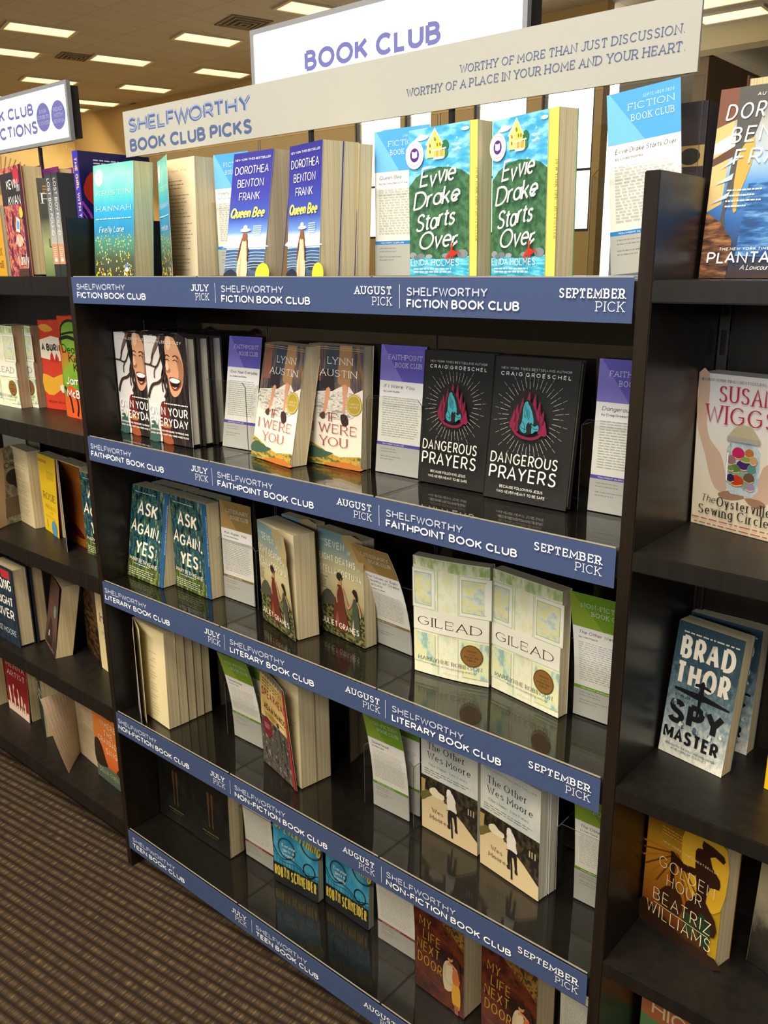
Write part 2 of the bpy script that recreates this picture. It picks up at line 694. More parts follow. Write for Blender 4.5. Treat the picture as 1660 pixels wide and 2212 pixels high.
def sheet(bm, W, H, fn, t, nu, nv, mi=0, miback=None):
    """a thin sheet whose outside is fn(u, v, 0) and inside fn(u, v, -t)"""
    tl = bm.loops.layers.uv.get('art') or bm.loops.layers.uv.new('art')
    g = [[[bm.verts.new(fn(W * i / nu, H * j / nv, -t * k)) for j in range(nv + 1)] for i in range(nu + 1)] for k in (0, 1)]

    def q(a, b, c, d, mm, uvs=None):
        fc = bm.faces.new((a, b, c, d))
        fc.material_index = mm
        if uvs:
            for lp, x in zip(fc.loops, uvs):
                lp[tl].uv = x
    mb = mi if miback is None else miback
    for i in range(nu):
        for j in range(nv):
            uv = [(i / nu, j / nv), ((i + 1) / nu, j / nv), ((i + 1) / nu, (j + 1) / nv), (i / nu, (j + 1) / nv)]
            q(g[0][i][j], g[0][i + 1][j], g[0][i + 1][j + 1], g[0][i][j + 1], mi, uv)
            q(g[1][i][j], g[1][i][j + 1], g[1][i + 1][j + 1], g[1][i + 1][j], mb)
        q(g[0][i][0], g[1][i][0], g[1][i + 1][0], g[0][i + 1][0], mb)
        q(g[0][i][nv], g[0][i + 1][nv], g[1][i + 1][nv], g[1][i][nv], mb)
    for j in range(nv):
        q(g[0][0][j], g[0][0][j + 1], g[1][0][j + 1], g[1][0][j], mb)
        q(g[0][nu][j], g[1][nu][j], g[1][nu][j + 1], g[0][nu][j + 1], mb)


def mixer(a, b, t):
    return a + (b - a) * t


def book(label, x, y, z, yaw, w, h, t, art=None, lean=0.0, cover='#888888', back=None, spine=None, spine_art=None,
         pages=None, hard=False, flare=None, curl=None, inside='#e9e2d2', inner=None, page_art=None, bow=0.0, cover_w=None, leaf=None,
         name=None, group='books on the shelves', roll=0.0):
    """front_cover + spine + back_cover round a page_block; x, y is the spine-side front corner on the shelf.
    lean: degrees the top goes back; flare: (top, bottom) degrees the cover stands open; curl: extra degrees of bend"""
    name = name or ('hardcover_book' if hard else 'paperback_book')
    root = thing(name, label, 'book', (x, y, Z0 + z), math.radians(yaw), group)
    tl, cl = math.tan(math.radians(lean)), math.cos(math.radians(lean))
    tr = math.tan(math.radians(roll))
    tc = 0.0022 if hard else 0.0005
    ov = 0.0035 if hard else 0.0
    pages = pages or PAGES

    def warp(X, Y, Z):
        s = min(max(X / w, 0), 1)
        return (X + Z * tr, Y + Z * tl - bow * 4 * s * (1 - s), Z * cl)

    fl, cu = flare or (0, 0), curl or (0, 0)

    def cov(off, W):
        def fn(uu, v, d):
            tt = min(max(v / h, 0), 1)
            p0 = math.radians(mixer(fl[1], fl[0], tt))
            k = math.radians(mixer(cu[1], cu[0], tt)) / W
            if abs(k) < 1e-5:
                X, Y, ph = uu * math.cos(p0), -uu * math.sin(p0), p0
            else:
                ph = p0 + k * uu
                X = (math.sin(ph) - math.sin(p0)) / k
                Y = -(math.cos(p0) - math.cos(ph)) / k
            d2 = d - off
            return warp(X - math.sin(ph) * d2, Y - math.cos(ph) * d2, v)
        return fn

    bent = bool(flare or curl or bow)
    wc = cover_w or (w - (inner['cut'] if inner else 0.0))
    nu = 10 if bent else 1
    # front cover
    bm = bmesh.new()
    base = art.base if (art and art.base) else M(cover, 0.42)
    mats = [base, M(inside, 0.6)]
    fn = cov(0.0, wc)
    sheet(bm, wc, h, fn, tc, nu, 5, 0, 1 if not hard else 0)
    if art:
        art.add_to(bm, mats, fn, nu if bent else 0)
    finish('front_cover', bm, mats, root)
    off = tc
    if inner:                                               # a second, longer cover leaf showing past the first
        bm = bmesh.new()
        mats = [M(inner['col'], 0.45)]
        f2 = lambda a, b, d: warp(a, tc + 0.0008 - d, b)
        sheet(bm, w, h, f2, 0.0005, nu, 5)
        ia = Art(w, h)
        if inner.get('text'):
            ia.text(inner['text'], 1 - inner['cut'] / w * 0.22, inner.get('v', 0.72), inner['size'], inner['tcol'], SERIF, width=None, rot=-math.pi / 2, xs=0.8)
            ia.add_to(bm, mats, f2)
        finish('inner_cover', bm, mats, root)
        off = tc + 0.0018
    # pages
    bm = bmesh.new()
    pi_ = ov if hard else 0.0008
    nx = 8 if bow else 1
    tlu = bm.loops.layers.uv.new('art')
    x0, x1, y0, y1, z0, z1 = 0.0004, w - pi_, off + 0.0003, t - tc - 0.0003, ov, h - ov
    ring_ = []
    for i in range(nx + 1):
        X = x0 + (x1 - x0) * i / nx
        ring_.append([bm.verts.new(warp(X, Y, Z)) for Y, Z in ((y0, z0), (y1, z0), (y1, z1), (y0, z1))])
    for i in range(nx):
        for k in range(4):
            bm.faces.new((ring_[i][k], ring_[i][(k + 1) % 4], ring_[i + 1][(k + 1) % 4], ring_[i + 1][k]))
    bm.faces.new(list(reversed(ring_[0])))
    bm.faces.new(ring_[nx])
    bmesh.ops.recalc_face_normals(bm, faces=bm.faces[:])
    mats = [pages]
    if page_art:
        page_art.add_to(bm, mats, lambda a, b, d: warp(a + 0.001, y0 - d, b + ov), nx if bow else 0)
    finish('page_block', bm, mats, root)
    if leaf:                                                # one page standing open in front of the block
        bm = bmesh.new()
        fl, cu = leaf[:2], leaf[2:4] or (0, 0)
        f3 = cov(tc + 0.0006, wc)
        sheet(bm, wc - .001, h, f3, 0.0003, 10, 5)
        finish('loose_page', bm, M('#dccfa8', 0.8), root)
    # back cover and spine
    bm = bmesh.new()
    mats = [M(back or cover, 0.42)]
    sheet(bm, w, h, lambda a, b, d: warp(a, t + d, b), tc, 8 if bow else 1, 1)
    bmesh.ops.reverse_faces(bm, faces=bm.faces[:])
    finish('back_cover', bm, mats, root)
    bm = bmesh.new()
    smt = spine_art.base if (spine_art and spine_art.base) else M(spine or back or cover, 0.42)
    mats = [smt]
    sheet(bm, t, h, lambda a, b, d: warp(-0.0003 - d, t - a, b), tc, 1, 1)
    if spine_art:
        spine_art.add_to(bm, mats, lambda a, b, d: warp(-0.0003 - d, t - a, b))
    finish('spine', bm, mats, root)
    return root

# ------------------------------------------------------------------ the shop: floor, ceiling, far walls
CEIL = Z0 + 4.30


def carpet():
    mt, nt, b = nodes('ribbed_carpet')
    N, L = nt.nodes, nt.links
    tc = N.new('ShaderNodeTexCoord')
    mp = N.new('ShaderNodeMapping')
    mp.inputs['Rotation'].default_value = (0, 0, math.radians(-7))
    L.new(tc.outputs['Object'], mp.inputs[0])
    sp = N.new('ShaderNodeSeparateXYZ')
    L.new(mp.outputs[0], sp.inputs[0])

    def mth(op, a, bb=None, c=None):
        n = N.new('ShaderNodeMath')
        n.operation = op
        for i, q in enumerate((a, bb, c)):
            if q is None:
                continue
            if isinstance(q, (int, float)):
                n.inputs[i].default_value = q
            else:
                L.new(q, n.inputs[i])
        return n.outputs[0]
    PER = 0.021
    row = mth('FLOOR', mth('DIVIDE', sp.outputs[1], PER))
    fr = mth('FRACT', mth('DIVIDE', sp.outputs[1], PER))
    bump = mth('SINE', mth('MULTIPLY', fr, math.pi))
    cb = N.new('ShaderNodeCombineXYZ')
    L.new(mth('MULTIPLY', sp.outputs[0], 190.0), cb.inputs[0])
    L.new(mth('MULTIPLY', row, 7.3), cb.inputs[1])
    n1 = N.new('ShaderNodeTexNoise')
    n1.inputs['Scale'].default_value = 1.0
    n1.inputs['Detail'].default_value = 2.0
    L.new(cb.outputs[0], n1.inputs['Vector'])
    n2 = N.new('ShaderNodeTexNoise')
    n2.inputs['Scale'].default_value = 700.0
    n2.inputs['Detail'].default_value = 2.0
    L.new(mp.outputs[0], n2.inputs['Vector'])
    v = mth('ADD', mth('MULTIPLY', bump, mth('MULTIPLY_ADD', n1.outputs[0], 1.2, -0.05)), mth('MULTIPLY_ADD', n2.outputs[0], 0.7, -0.35))
    rp = ramp(nt, [(0.05, '#241d17'), (0.42, '#3c3126'), (0.66, '#574938'), (1.0, '#877755')])
    L.new(v, rp.inputs[0])
    L.new(rp.outputs[0], b.inputs['Base Color'])
    b.inputs['Roughness'].default_value = 0.95
    b.inputs['Specular IOR Level'].default_value = 0.1
    bp = N.new('ShaderNodeBump')
    bp.inputs['Strength'].default_value = 0.5
    bp.inputs['Distance'].default_value = 0.004
    L.new(v, bp.inputs['Height'])
    L.new(bp.outputs[0], b.inputs['Normal'])
    return mt


tag(box('floor', -30, 12, -14, 2.5, -0.1, 0, carpet()), kind='structure')
tag(box('floor', -30, 12, 2.5, 34, -0.1, 0, M('#b9ab92', 0.6)), kind='structure')  # unseen far floor, made pale to bounce light up to the ceiling


def ceil_mat():
    mt, nt, b = nodes('ceiling_tile')
    N, L = nt.nodes, nt.links
    tc = N.new('ShaderNodeTexCoord')
    br = N.new('ShaderNodeTexBrick')
    br.offset = 0.0
    br.inputs['Scale'].default_value = 1.0
    br.inputs['Brick Width'].default_value = 0.61
    br.inputs['Row Height'].default_value = 1.22
    br.inputs['Mortar Size'].default_value = 0.012
    br.inputs['Color1'].default_value = lin('#a99b80')
    br.inputs['Color2'].default_value = lin('#a4967b')
    br.inputs['Mortar'].default_value = lin('#96886b')
    L.new(tc.outputs['Object'], br.inputs['Vector'])
    L.new(br.outputs[0], b.inputs['Base Color'])
    b.inputs['Roughness'].default_value = 0.9
    return mt


tag(box('ceiling', -30, 12, -14, 34, CEIL, CEIL + 0.1, ceil_mat()), kind='structure')

# mural wall at the far left end, lettered in pale script over tan
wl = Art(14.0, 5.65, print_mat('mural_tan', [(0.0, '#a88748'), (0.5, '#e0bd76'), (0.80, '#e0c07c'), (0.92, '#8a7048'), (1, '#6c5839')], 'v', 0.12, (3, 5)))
wl.rect(0, 0, 1, 1, wl.base)
for t, uu, vv, s in (('page. She could not win him', 0.495, 0.83, 0.030), ('he merely', 0.485, 0.78, 0.030), ('perfectly make much', 0.53, 0.885, 0.03), ('once, the', 0.50, 0.735, 0.03)):
    wl.text(t, uu, vv, s, '#d9bb7c', SERIF, xs=0.9)
for k in range(26):
    a = math.radians(20 + k * 6)
    wl.line([(0.40, 0.60), (0.40 + 0.10 * math.cos(a), 0.60 + 0.18 * math.sin(a))], 0.035, '#a88446' if k % 2 else '#8d6c36')
# the wall runs along y; printed on its +x face
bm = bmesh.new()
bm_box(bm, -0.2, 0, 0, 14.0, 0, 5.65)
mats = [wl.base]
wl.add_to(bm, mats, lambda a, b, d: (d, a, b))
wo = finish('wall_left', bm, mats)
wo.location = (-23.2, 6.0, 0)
tag(wo, kind='structure')

# back wall with its bright glazing between dark mullions
GLOW = M('#f6fbff', 0.5, emit=3.0)
tan_w = M('#b7975c', 0.9)
YB = 14.0
WINS = [(-12.05, -10.75), (-10.66, -9.95), (-8.93, -7.72), (-7.42, -6.35)]
zlo, zhi = Z0 + 0.6, Z0 + 3.5
bm = bmesh.new()
xs_ = [-23.2] + [q for wn in WINS for q in wn] + [-6.2]
for i in range(0, len(xs_), 2):
    bm_box(bm, xs_[i], xs_[i + 1], YB, YB + 0.25, 0, 5.65)
for a, b in WINS:
    bm_box(bm, a, b, YB, YB + 0.25, 0, zlo)
    bm_box(bm, a, b, YB, YB + 0.25, zhi, 5.65)
tag(finish('wall_back', bm, tan_w), kind='structure')
dark_fr = M('#3a3430', 0.5)
for i, (a, b) in enumerate(WINS):
    root = thing('window_%d' % (i + 1), None, None, (a, YB, zlo))
    tag(root, kind='structure')
    W_, H_ = b - a, zhi - zlo
    bm = bmesh.new()
    t_ = 0.05
    bm_box(bm, 0, t_, 0.05, 0.15, 0, H_)
    bm_box(bm, W_ - t_, W_, 0.05, 0.15, 0, H_)
    bm_box(bm, t_, W_ - t_, 0.05, 0.15, 0, t_)
    bm_box(bm, t_, W_ - t_, 0.05, 0.15, H_ - t_, H_)
    bm_box(bm, t_, W_ - t_, 0.07, 0.13, 1.05, 1.09)
    finish('window_frame', bm, dark_fr, root)
    bm = bmesh.new()
    bm_box(bm, t_, W_ - t_, 0.09, 0.10, t_, H_ - t_)
    finish('glass_pane', bm, ACRYL, root)
tag(box('sky_backdrop', -24, -6.25, YB + .6, YB + .7, -0.1, 6.5, GLOW), kind='structure')

# dropped bulkhead and its wall at the far right
tag(box('trim_1', -7.5, 4.5, 16.9, 17.4, Z0 + 3.92, CEIL, M('#a8966c', 0.9)), kind='structure')
tag(box('trim_2', -6.1, -5.82, 17.6, 29.5, 0, Z0 + 4.0, M('#6b5537', 0.9)), kind='structure')
tag(box('wall_right', -12.0, 12.0, 30.0, 30.3, 0, CEIL, print_mat('wash_wall', [(0, '#8d7236'), (1, '#a88c4c')], 'v', 0.1, (3, 3))), kind='structure')

# fluorescent troffers
LENS = M('#ffe2a6', 0.5, emit=0.95)
LENS_IN = M('#ffeebc', 0.5, emit=1.1)
FRAME = M('#b8a888', 0.6)
spots = [(-14.84, 8.48, 75), (-13.16, 11.04, 75), (-15.9, 10.89, 75), (-18.08, 13.0, 75), (-18.96, 10.95, 75), (-15.32, 13.15, 75), (-16.9, 8.89, 75),
         (-10.22, 11.01, 75), (-20.67, 13.2, 75), (-22.0, 13.1, 75), (-21.75, 11.25, 75), (-4.95, 16.30, 2), (-4.85, 15.27, 2)]
for i, (x, y, a) in enumerate(spots):
    lab = ['ceiling light panel, the large one nearest the top left corner', 'ceiling light panel just left of the top of the white lightbox sign', 'ceiling light panel in the middle of the left ceiling beside a square vent',
           'ceiling light panel above the left end of the beige header', 'ceiling light panel just above the white left sign', 'ceiling light panel touching the left edge of the white lightbox sign',
           'ceiling light panel cut off by the left edge, upper one', 'ceiling light panel right above the white lightbox sign at the top edge', 'ceiling light panel right of the left sign, upper of two thin ones',
           'ceiling light panel right of the left sign, lowest thin one over the mural wall', 'ceiling light panel peeking out above the left sign at the left edge', 'ceiling light panel right of the beige header, lengthwise',
           'ceiling light panel cut off at the top edge right of the beige header'][i]
    root = thing('ceiling_light', lab, 'ceiling light', (x, y, CEIL), math.radians(a), 'fluorescent ceiling panels')
    bm = bmesh.new()
    for q in ((-.64, -.58, -.33, .33), (.58, .64, -.33, .33), (-.58, .58, -.33, -.29), (-.58, .58, .29, .33)):
        bm_box(bm, q[0], q[1], q[2], q[3], -0.03, 0)
    finish('frame', bm, FRAME, root)
    bm = bmesh.new()
    bm_box(bm, -.58, .58, -.29, .29, -0.02, -0.005)
    for k in range(3):
        for j in range(2):
            bm_box(bm, -.54 + k * .37, -.54 + k * .37 + .34, -.26 + j * .27, -.26 + j * .27 + .25, -0.021, -0.02, 1)
    finish('diffuser', bm, [LENS, LENS_IN], root)
for (x, y, s, lab) in ((-16.35, 10.05, .62, 'square ceiling vent between two light panels'), (-20.2, 14.3, .62, 'square ceiling vent just above the left end of the beige header'),
                       (-11.75, 10.75, .8, 'flat ceiling access panel left of the white lightbox sign')):
    root = thing('ceiling_vent', lab, 'ceiling vent', (x, y, CEIL), math.radians(75), 'ceiling vents')
    bm = bmesh.new()
    for k in range(4):
        a, b = s / 2 * (1 - k * .25), s / 2 * (1 - k * .25) - s * 0.06
        for q in ((-a, -b, -a, a), (b, a, -a, a), (-b, b, -a, -b), (-b, b, b, a)):
            bm_box(bm, q[0], q[1], q[2], q[3], -0.02 - .01 * k, 0)
    finish('louver', bm, M('#6e5f49', 0.7), root)

# unseen low wall added behind the camera to shade lower shelves from window light
tag(box('light_blocker', -6, 9, -3.1, -3.0, 0, 1.62, M('#cbb894', 0.7)), kind='structure')  # pale, so the clear back sheets mirror it

# ------------------------------------------------------------------ bookcases
ZM = [0.0, -0.3152, -0.6306, -0.943, -1.2486]
ZL = [0.0, -0.3175, -0.6295, -0.941, -1.237]
ZR = [-0.003, -0.315, -0.631, -0.905, -1.20]
DEP = 0.245
MW = 1.17
TH = 0.018


def shelf_board(parent, x0, x1, z, th, mat=None, y0=0.0):
    bm = bmesh.new()
    bm_box(bm, x0, x1, y0, (0.50 if z > -0.1 and x1 > 0 else DEP - 0.006), Z0 + z - th, Z0 + z)
    bmesh.ops.bevel(bm, geom=[e for e in bm.edges if abs(e.verts[0].co.y - y0) < 1e-5 and abs(e.verts[1].co.y - y0) < 1e-5 and abs(e.verts[0].co.z - e.verts[1].co.z) < 1e-6],
                    offset=0.0015, segments=2, affect='EDGES')
    return finish('shelf', bm, mat or SHELF, parent)


bc = thing('bookcase', 'dark brown bookcase in the middle with blue shelf strips and tall side panels', 'bookcase', (0, 0, 0), 0, 'joined dark bookcases')
for xa in (-0.0165, MW + 0.003):
    bm = bmesh.new()
    bm_box(bm, xa, xa + TH, 0.0, DEP, 0, Z0 + 0.11)
    bmesh.ops.bevel(bm, geom=list(bm.edges), offset=0.0012, segments=2, affect='EDGES')
    finish('side_panel', bm, WOOD, bc)
for z in ZM:
    shelf_board(bc, 0.0017, MW + 0.0028, z - 0.004, 0.036, None, 0.004)
box('back_panel', 0.0016, MW + 0.0029, DEP - 0.006, DEP, 0.0, Z0 - 0.004, WOOD, bc)
box('toe_kick', 0.0016, MW + 0.0029, 0.06, 0.075, 0.0, Z0 + ZM[4] - 0.041, WOOD, bc)
lb = thing('bookcase', 'dark brown bookcase on the left side, partly cut off by the picture edge', 'bookcase', (0, 0, 0), 0, 'joined dark bookcases')
XL0 = -1.19
for z in ZL:
    shelf_board(lb, XL0, -0.0167, z, 0.038)
box('back_panel', XL0, -0.0167, DEP - 0.006, DEP, 0.0, Z0 - 0.004, WOOD, lb)
box('toe_kick', XL0, -0.0167, 0.05, 0.065, 0.0, Z0 + ZL[4] - 0.038, WOOD, lb)
box('side_panel', XL0 - TH, XL0, 0, DEP, 0, Z0 + 0.11, WOOD, lb)
rb = thing('bookcase', 'dark brown bookcase on the right side, partly cut off by the picture edge', 'bookcase', (0, 0, 0), 0, 'joined dark bookcases')
XR1 = 2.40
for z in ZR:
    shelf_board(rb, MW + 0.0214, XR1, z, 0.024)
box('back_panel', MW + 0.0214, XR1, 0.214, 0.220, 0.0, Z0 - 0.004, WOOD, rb)
box('toe_kick', MW + 0.0214, XR1, 0.05, 0.065, 0.0, Z0 + ZR[4] - 0.026, WOOD, rb)
box('side_panel', XR1, XR1 + TH, 0, DEP, 0, Z0 + 0.11, WOOD, rb)
METAL = M('#4a4744', 0.35, 0.8)
bm = bmesh.new()
bx0 = MW + 0.0222
for k in range(24):                                     # slotted upright: rungs between two rails
    zc = Z0 - 0.05 - k * 0.05
    bm_box(bm, bx0, bx0 + 0.013, 0.2095, 0.2135, zc - 0.018, zc)
bm_box(bm, bx0, bx0 + 0.003, 0.209, 0.2138, 0.1, Z0 - 0.03)
bm_box(bm, bx0 + 0.010, bx0 + 0.013, 0.209, 0.2138, 0.1, Z0 - 0.03)
finish('slotted_upright', bm, METAL, rb)

# ------------------------------------------------------------------ blue strips along the shelf fronts
NAVY = M('#3e4d72', 0.5, spec=0.2)
WHITE = M('#f4f6fb', 0.6)
SILV = M('#a9b2cc', 0.6)
SILV2 = M('#c9d0e2', 0.6)
CLUBS = ['FICTION BOOK CLUB', 'FAITHPOINT BOOK CLUB', 'LITERARY BOOK CLUB', 'NON-FICTION BOOK CLUB', 'TEEN BOOK CLUB']
EXT = [[(.017, .182, .245, .377, .424), .441, (.457, .605, .662, .752, .820), .834, (.847, .977, 1.024, 1.078, 1.161)],
       [(.009, .154, .258, .342, .389), .402, (.417, .561, .656, .708, .778), .793, (.807, .945, 1.033, 1.058, 1.153)],
       [(.006, .160, .237, .348, .394), .407, (.423, .571, .643, .717, .790), .802, (.816, .953, 1.019, 1.063, 1.157)],
       [(.006, .152, .264, .334, .379), .396, (.410, .555, .663, .702, .774), .790, (.801, .944, 1.047, 1.058, 1.157)],
       [(.016, .180, .213, .374, .420), .437, (.450, .598, .628, .745, .819), .832, (.844, .990, 1.024, 1.068, 1.160)]]
LH = 0.0498
for k, z in enumerate(ZM):
    a = Art(MW, LH, NAVY)
    a.rect(0, 0, 1, 1, NAVY)
    for j, mon in enumerate(('JULY', 'AUGUST', 'SEPTEMBER')):
        e = EXT[k][2 * j]
        a.text('SHELFWORTHY', e[0], 0.0258, 0.0112, SILV, LABEL, width=e[1] - e[0], m=True)
        a.text('SHELFWORTHY', e[0] + .0002, 0.0262, 0.0104, SILV2, Style(0.05, gap=0.28), width=e[1] - e[0] - .0004, m=True)
        a.text(CLUBS[k], e[0], 0.0102, 0.0114, WHITE, LABEL, width=e[2] - e[0], m=True)
        a.text(mon, e[3], 0.0268, 0.0112, WHITE, SLAB, width=e[4] - e[3], m=True)
        pw = 0.0345
        a.text('PICK', e[4] - pw, 0.0125, 0.0112, WHITE, SLABL, width=pw, m=True)
        if j < 2:
            sx = EXT[k][2 * j + 1]
            a.poly([(sx, .009), (sx + .0009, .009), (sx + .0009, .0405), (sx, .0405)], SILV2, m=True)
    o = panel_art('shelf_strip', a, MW - 0.001, LH, (0.0005, -0.0012, Z0 + z - LH), None, 0, 0.0012, body_mat=NAVY)
    tag(o, ['blue strip lettered fiction along the top shelf', 'blue strip lettered faithpoint along the second shelf', 'blue strip lettered literary along the third shelf',
            'blue strip lettered non-fiction along the fourth shelf', 'blue strip lettered teen along the lowest shelf'][k], 'shelf strip', 'blue shelf strips')

POCK = [(.131, .127, .119), (.099, .123, .127), (.103, .118, .127), (.099, .103, .118), (.113, .115, .115)]
# clear acrylic display trays: base plate, back sheet, leaflet pocket
ACRYL_RIM = M('#6f7274', 0.3)  # glints along the sheet edges, put into a flat grey


def edges(bm):
    bm.normal_update()
    for fc in bm.faces:
        if (fc.normal.z > 0.5 or abs(fc.normal.x) > 0.5) and fc.calc_area() < 0.0009:
            fc.material_index = 1


ORD = ['top', 'second', 'third', 'fourth', 'lowest']
for k, z in enumerate(ZM):
    for j in range(3):
        xa = j * 0.39 + 0.002
        rt = thing('acrylic_tray', 'clear acrylic display tray, %s on the %s blue-strip shelf' % (('left one', 'middle one', 'right one')[j], ORD[k]), 'display tray',
                   (xa, 0, Z0 + z), 0, 'clear acrylic trays')
        WT = 0.3855
        bm = bmesh.new()
        bm_box(bm, 0, WT, 0.003, 0.152, -0.0035, -0.0005)
        finish('base_plate', bm, ACRYL, rt)
        bm = bmesh.new()
        bm_box(bm, 0, WT, 0.003, 0.0045, -0.0004, 0.0012)
        finish('front_lip', bm, ACRYL_EDGE, rt)
        bm = bmesh.new()
        bm_box(bm, 0, WT, 0.1535, 0.1555, 0, 0.226)
        edges(bm)
        finish('back_sheet', bm, [ACRYL, ACRYL_RIM], rt)
        # pocket: front plate with rounded corners, two cheeks and a floor
        px0, px1, ph, pyf, pyb = 0.266, 0.382, 0.128, POCK[k][j], 0.1525
        bm = bmesh.new()
        tk = 0.0018
        cx = 0.5 * (px0 + px1)
        out = [(px0, 0), (px1, 0), (px1, ph - .008), (px1 - .008, ph)]
        out += [(px0 + .008, ph), (px0, ph - .008)]
        f0 = [bm.verts.new((a_, pyf, b_)) for a_, b_ in out]
        f1 = [bm.verts.new((a_, pyf + tk, b_)) for a_, b_ in out]
        bm.faces.new(f0)
        bm.faces.new(list(reversed(f1)))
        for q in range(len(out)):
            q2 = (q + 1) % len(out)
            bm.faces.new((f0[q2], f0[q], f1[q], f1[q2]))
        bm_box(bm, px0, px0 + tk, pyf + tk, pyb, 0, ph - .008)
        bm_box(bm, px1 - tk, px1, pyf + tk, pyb, 0, ph - .008)
        edges(bm)
        finish('leaflet_pocket', bm, [ACRYL_SOFT, ACRYL_RIM], rt)

# ------------------------------------------------------------------ signs
BEIGE = M('#a1a19b', 0.6, spec=0.2)
SLATE = M('#44557f', 0.6)
SLATE2 = M('#7f8fb6', 0.6)
SLATE3 = M('#b3bdd6', 0.6)
a = Art(1.163, 0.084, BEIGE)
a.rect(0, 0, 1, 1, BEIGE)
zb = 0.229
HX = -0.003
a.text('SHELFWORTHY', .0165, .0435, .0275, SLATE, Style(.25, .225, gap=.08), width=.3655, m=True)
a.text('SHELFWORTHY', .0186, .0458, .0258, SLATE2, Style(0.10, gap=0.25), width=.3635, m=True)
a.text('BOOK CLUB PICKS', .0165, .0085, .0242, SLATE, Style(.24, .215, gap=.10), width=.366, m=True)
a.text('WORTHY OF MORE THAN JUST DISCUSSION.', .823, .0435, .0105, SLATE, SLABI, width=.322, m=True)
a.text('WORTHY OF A PLACE IN YOUR HOME AND YOUR HEART.', .727, .0245, .0108, SLATE, SLABI, width=.420, m=True)
o = panel_art('header_sign', a, 1.163, 0.084, (HX, 0.1492, Z0 + zb), None, 0, 0.004, body_mat=BEIGE)
tag(o, 'long beige header sign with blue lettering standing on the clear trays', 'sign')
GREYF = M('#8d8f93', 0.4, 0.3)
BLACKF = M('#2a2522', 0.5)
LIT = M('#ffffff', 0.6, emit=1.1)
VIO = M('#5d5f9c', 0.6)


def lightbox(label, x0, x1, z0, z1, y, dep, draw, glow):
    W_, H_ = x1 - x0, z1 - z0
    rt = thing('lightbox_sign', label, 'sign', (x0, y, Z0 + z0), 0)
    bm = bmesh.new()
    fr = 0.008
    bm_box(bm, 0, W_, 0.006, dep, 0, H_)
    bmx = bmesh.new()
    for q in ((-fr, 0, -fr, H_ + fr), (W_, W_ + fr, -fr, H_ + fr), (0, W_, -fr, 0), (0, W_, H_, H_ + fr)):
        bm_box(bmx, q[0], q[1], 0, 0.010, q[2], q[3])
    finish('housing', bm, BLACKF, rt)
    finish('frame', bmx, GREYF, rt)
    aa = Art(W_, H_, glow)
    aa.rect(0, 0, 1, 1, glow)
    draw(aa)
    p = panel_art('sign_face', aa, W_, H_, (0, 0.002, 0), rt, 0, 0.0035, body_mat=glow)
    return rt


def draw_main(s):
    s.text('BOOK CLUB', .1245, .0675, .0325, VIO, Style(.25, .225, gap=.09), width=.286, m=True)


def draw_left(s):
    s.text('BOOK CLUB', s.W - .421, .0595, .0275, VIO, Style(.25, .225, gap=.09), width=.275, m=True)
    s.text('SELECTIONS', s.W - .434, .0195, .029, VIO, Style(.25, .225, gap=.09), width=.300, m=True)
    for cx, cy, ls in ((s.W - .104, .0515, ('UNA', 'COVER TO', 'COVER')), (s.W - .038, .0495, ('READ', 'WITH', 'JENNA'))):
        s.poly([(cx + .0305 * math.cos(q * .2094), cy + .0305 * math.sin(q * .2094)) for q in range(30)], VIO, m=True)
        for i, t in enumerate(ls):
            s.text(t, cx, cy + .009 - i * .0125, .0072, '#c3c8de', SLABL, align='c', m=True, xs=.9, width=min(.05, .0095 * len(t)))


for args, rods in ((('large glowing white sign behind the beige header', 0.337, 0.888, 0.262, 0.405, 0.198, 0.05, draw_main, LIT), (0.12, 0.42)),
                   (('glowing white sign with two blue discs above the left bookcase', -0.94, -0.290, 0.299, 0.407, 0.198, 0.034, draw_left, LIT), (0.491, 0.10))):
    rt = lightbox(*args)
    for xr in rods:
        box('post', xr, xr + 0.007, 0.010, 0.017, -args[3] + 0.0006, -0.008, BLACKF, rt)

# ------------------------------------------------------------------ printed covers
W9 = '#f6f4ee'


def A_fire(w, h, full=True):
    a = Art(w, h, print_mat('cover_teal', [(0.0, '#3a3a30'), (0.16, '#4b5a47'), (0.30, '#4a8a7a'), (0.42, '#2f86b8'), (0.58, '#2f9fd0'), (0.74, '#5cc4c0'), (0.9, '#8fdcc9'), (1, '#6cc4b0')], 'v', 0.16, (4, 4)))
    rnd = random.Random(4)
    for i in range(190):
        v = rnd.random() ** 1.5 * 0.36
        uu = 0.03 + 0.94 * rnd.random()
        if 0.42 < uu < 0.55 and v < 0.2:
            continue
        rr = 0.004 + 0.013 * rnd.random() * (1 - v * 1.5)
        a.d = 0.00015
        a.ell(uu, v + 0.01, rr, rr * .8, '#f2d21f' if i % 3 else '#fff0a0', 7)
    a.d = 0.0004
    a.ell(0.15, 0.885, 0.1, 0.075, '#fbf6f2')
    a.text('#1', 0.15, 0.885, 0.022, '#d4456a', SANS, align='c')
    a.text('KRISTIN', 0.07, 0.725, 0.045, W9, ROMAN, width=.87)
    a.text('HANNAH', 0.07, 0.585, 0.045, W9, ROMAN, width=.87)
    a.grek(0.06, 0.94, 0.513, 0.02, 1, '#e6f4f6', 0.4, 3, 0.0)
    a.text('Firefly Lane', 0.14, 0.395, 0.055, W9, ITAL, width=.62)
    a.text('a novel', 0.36, 0.285, 0.015, '#d7dccb', ITAL, xs=.8)
    a.rect(0.79, 0.05, 0.87, 0.11, '#5d78b8')
    a.ell(0.83, 0.06, 0.05, 0.02, '#eceef2', 9)
    return a


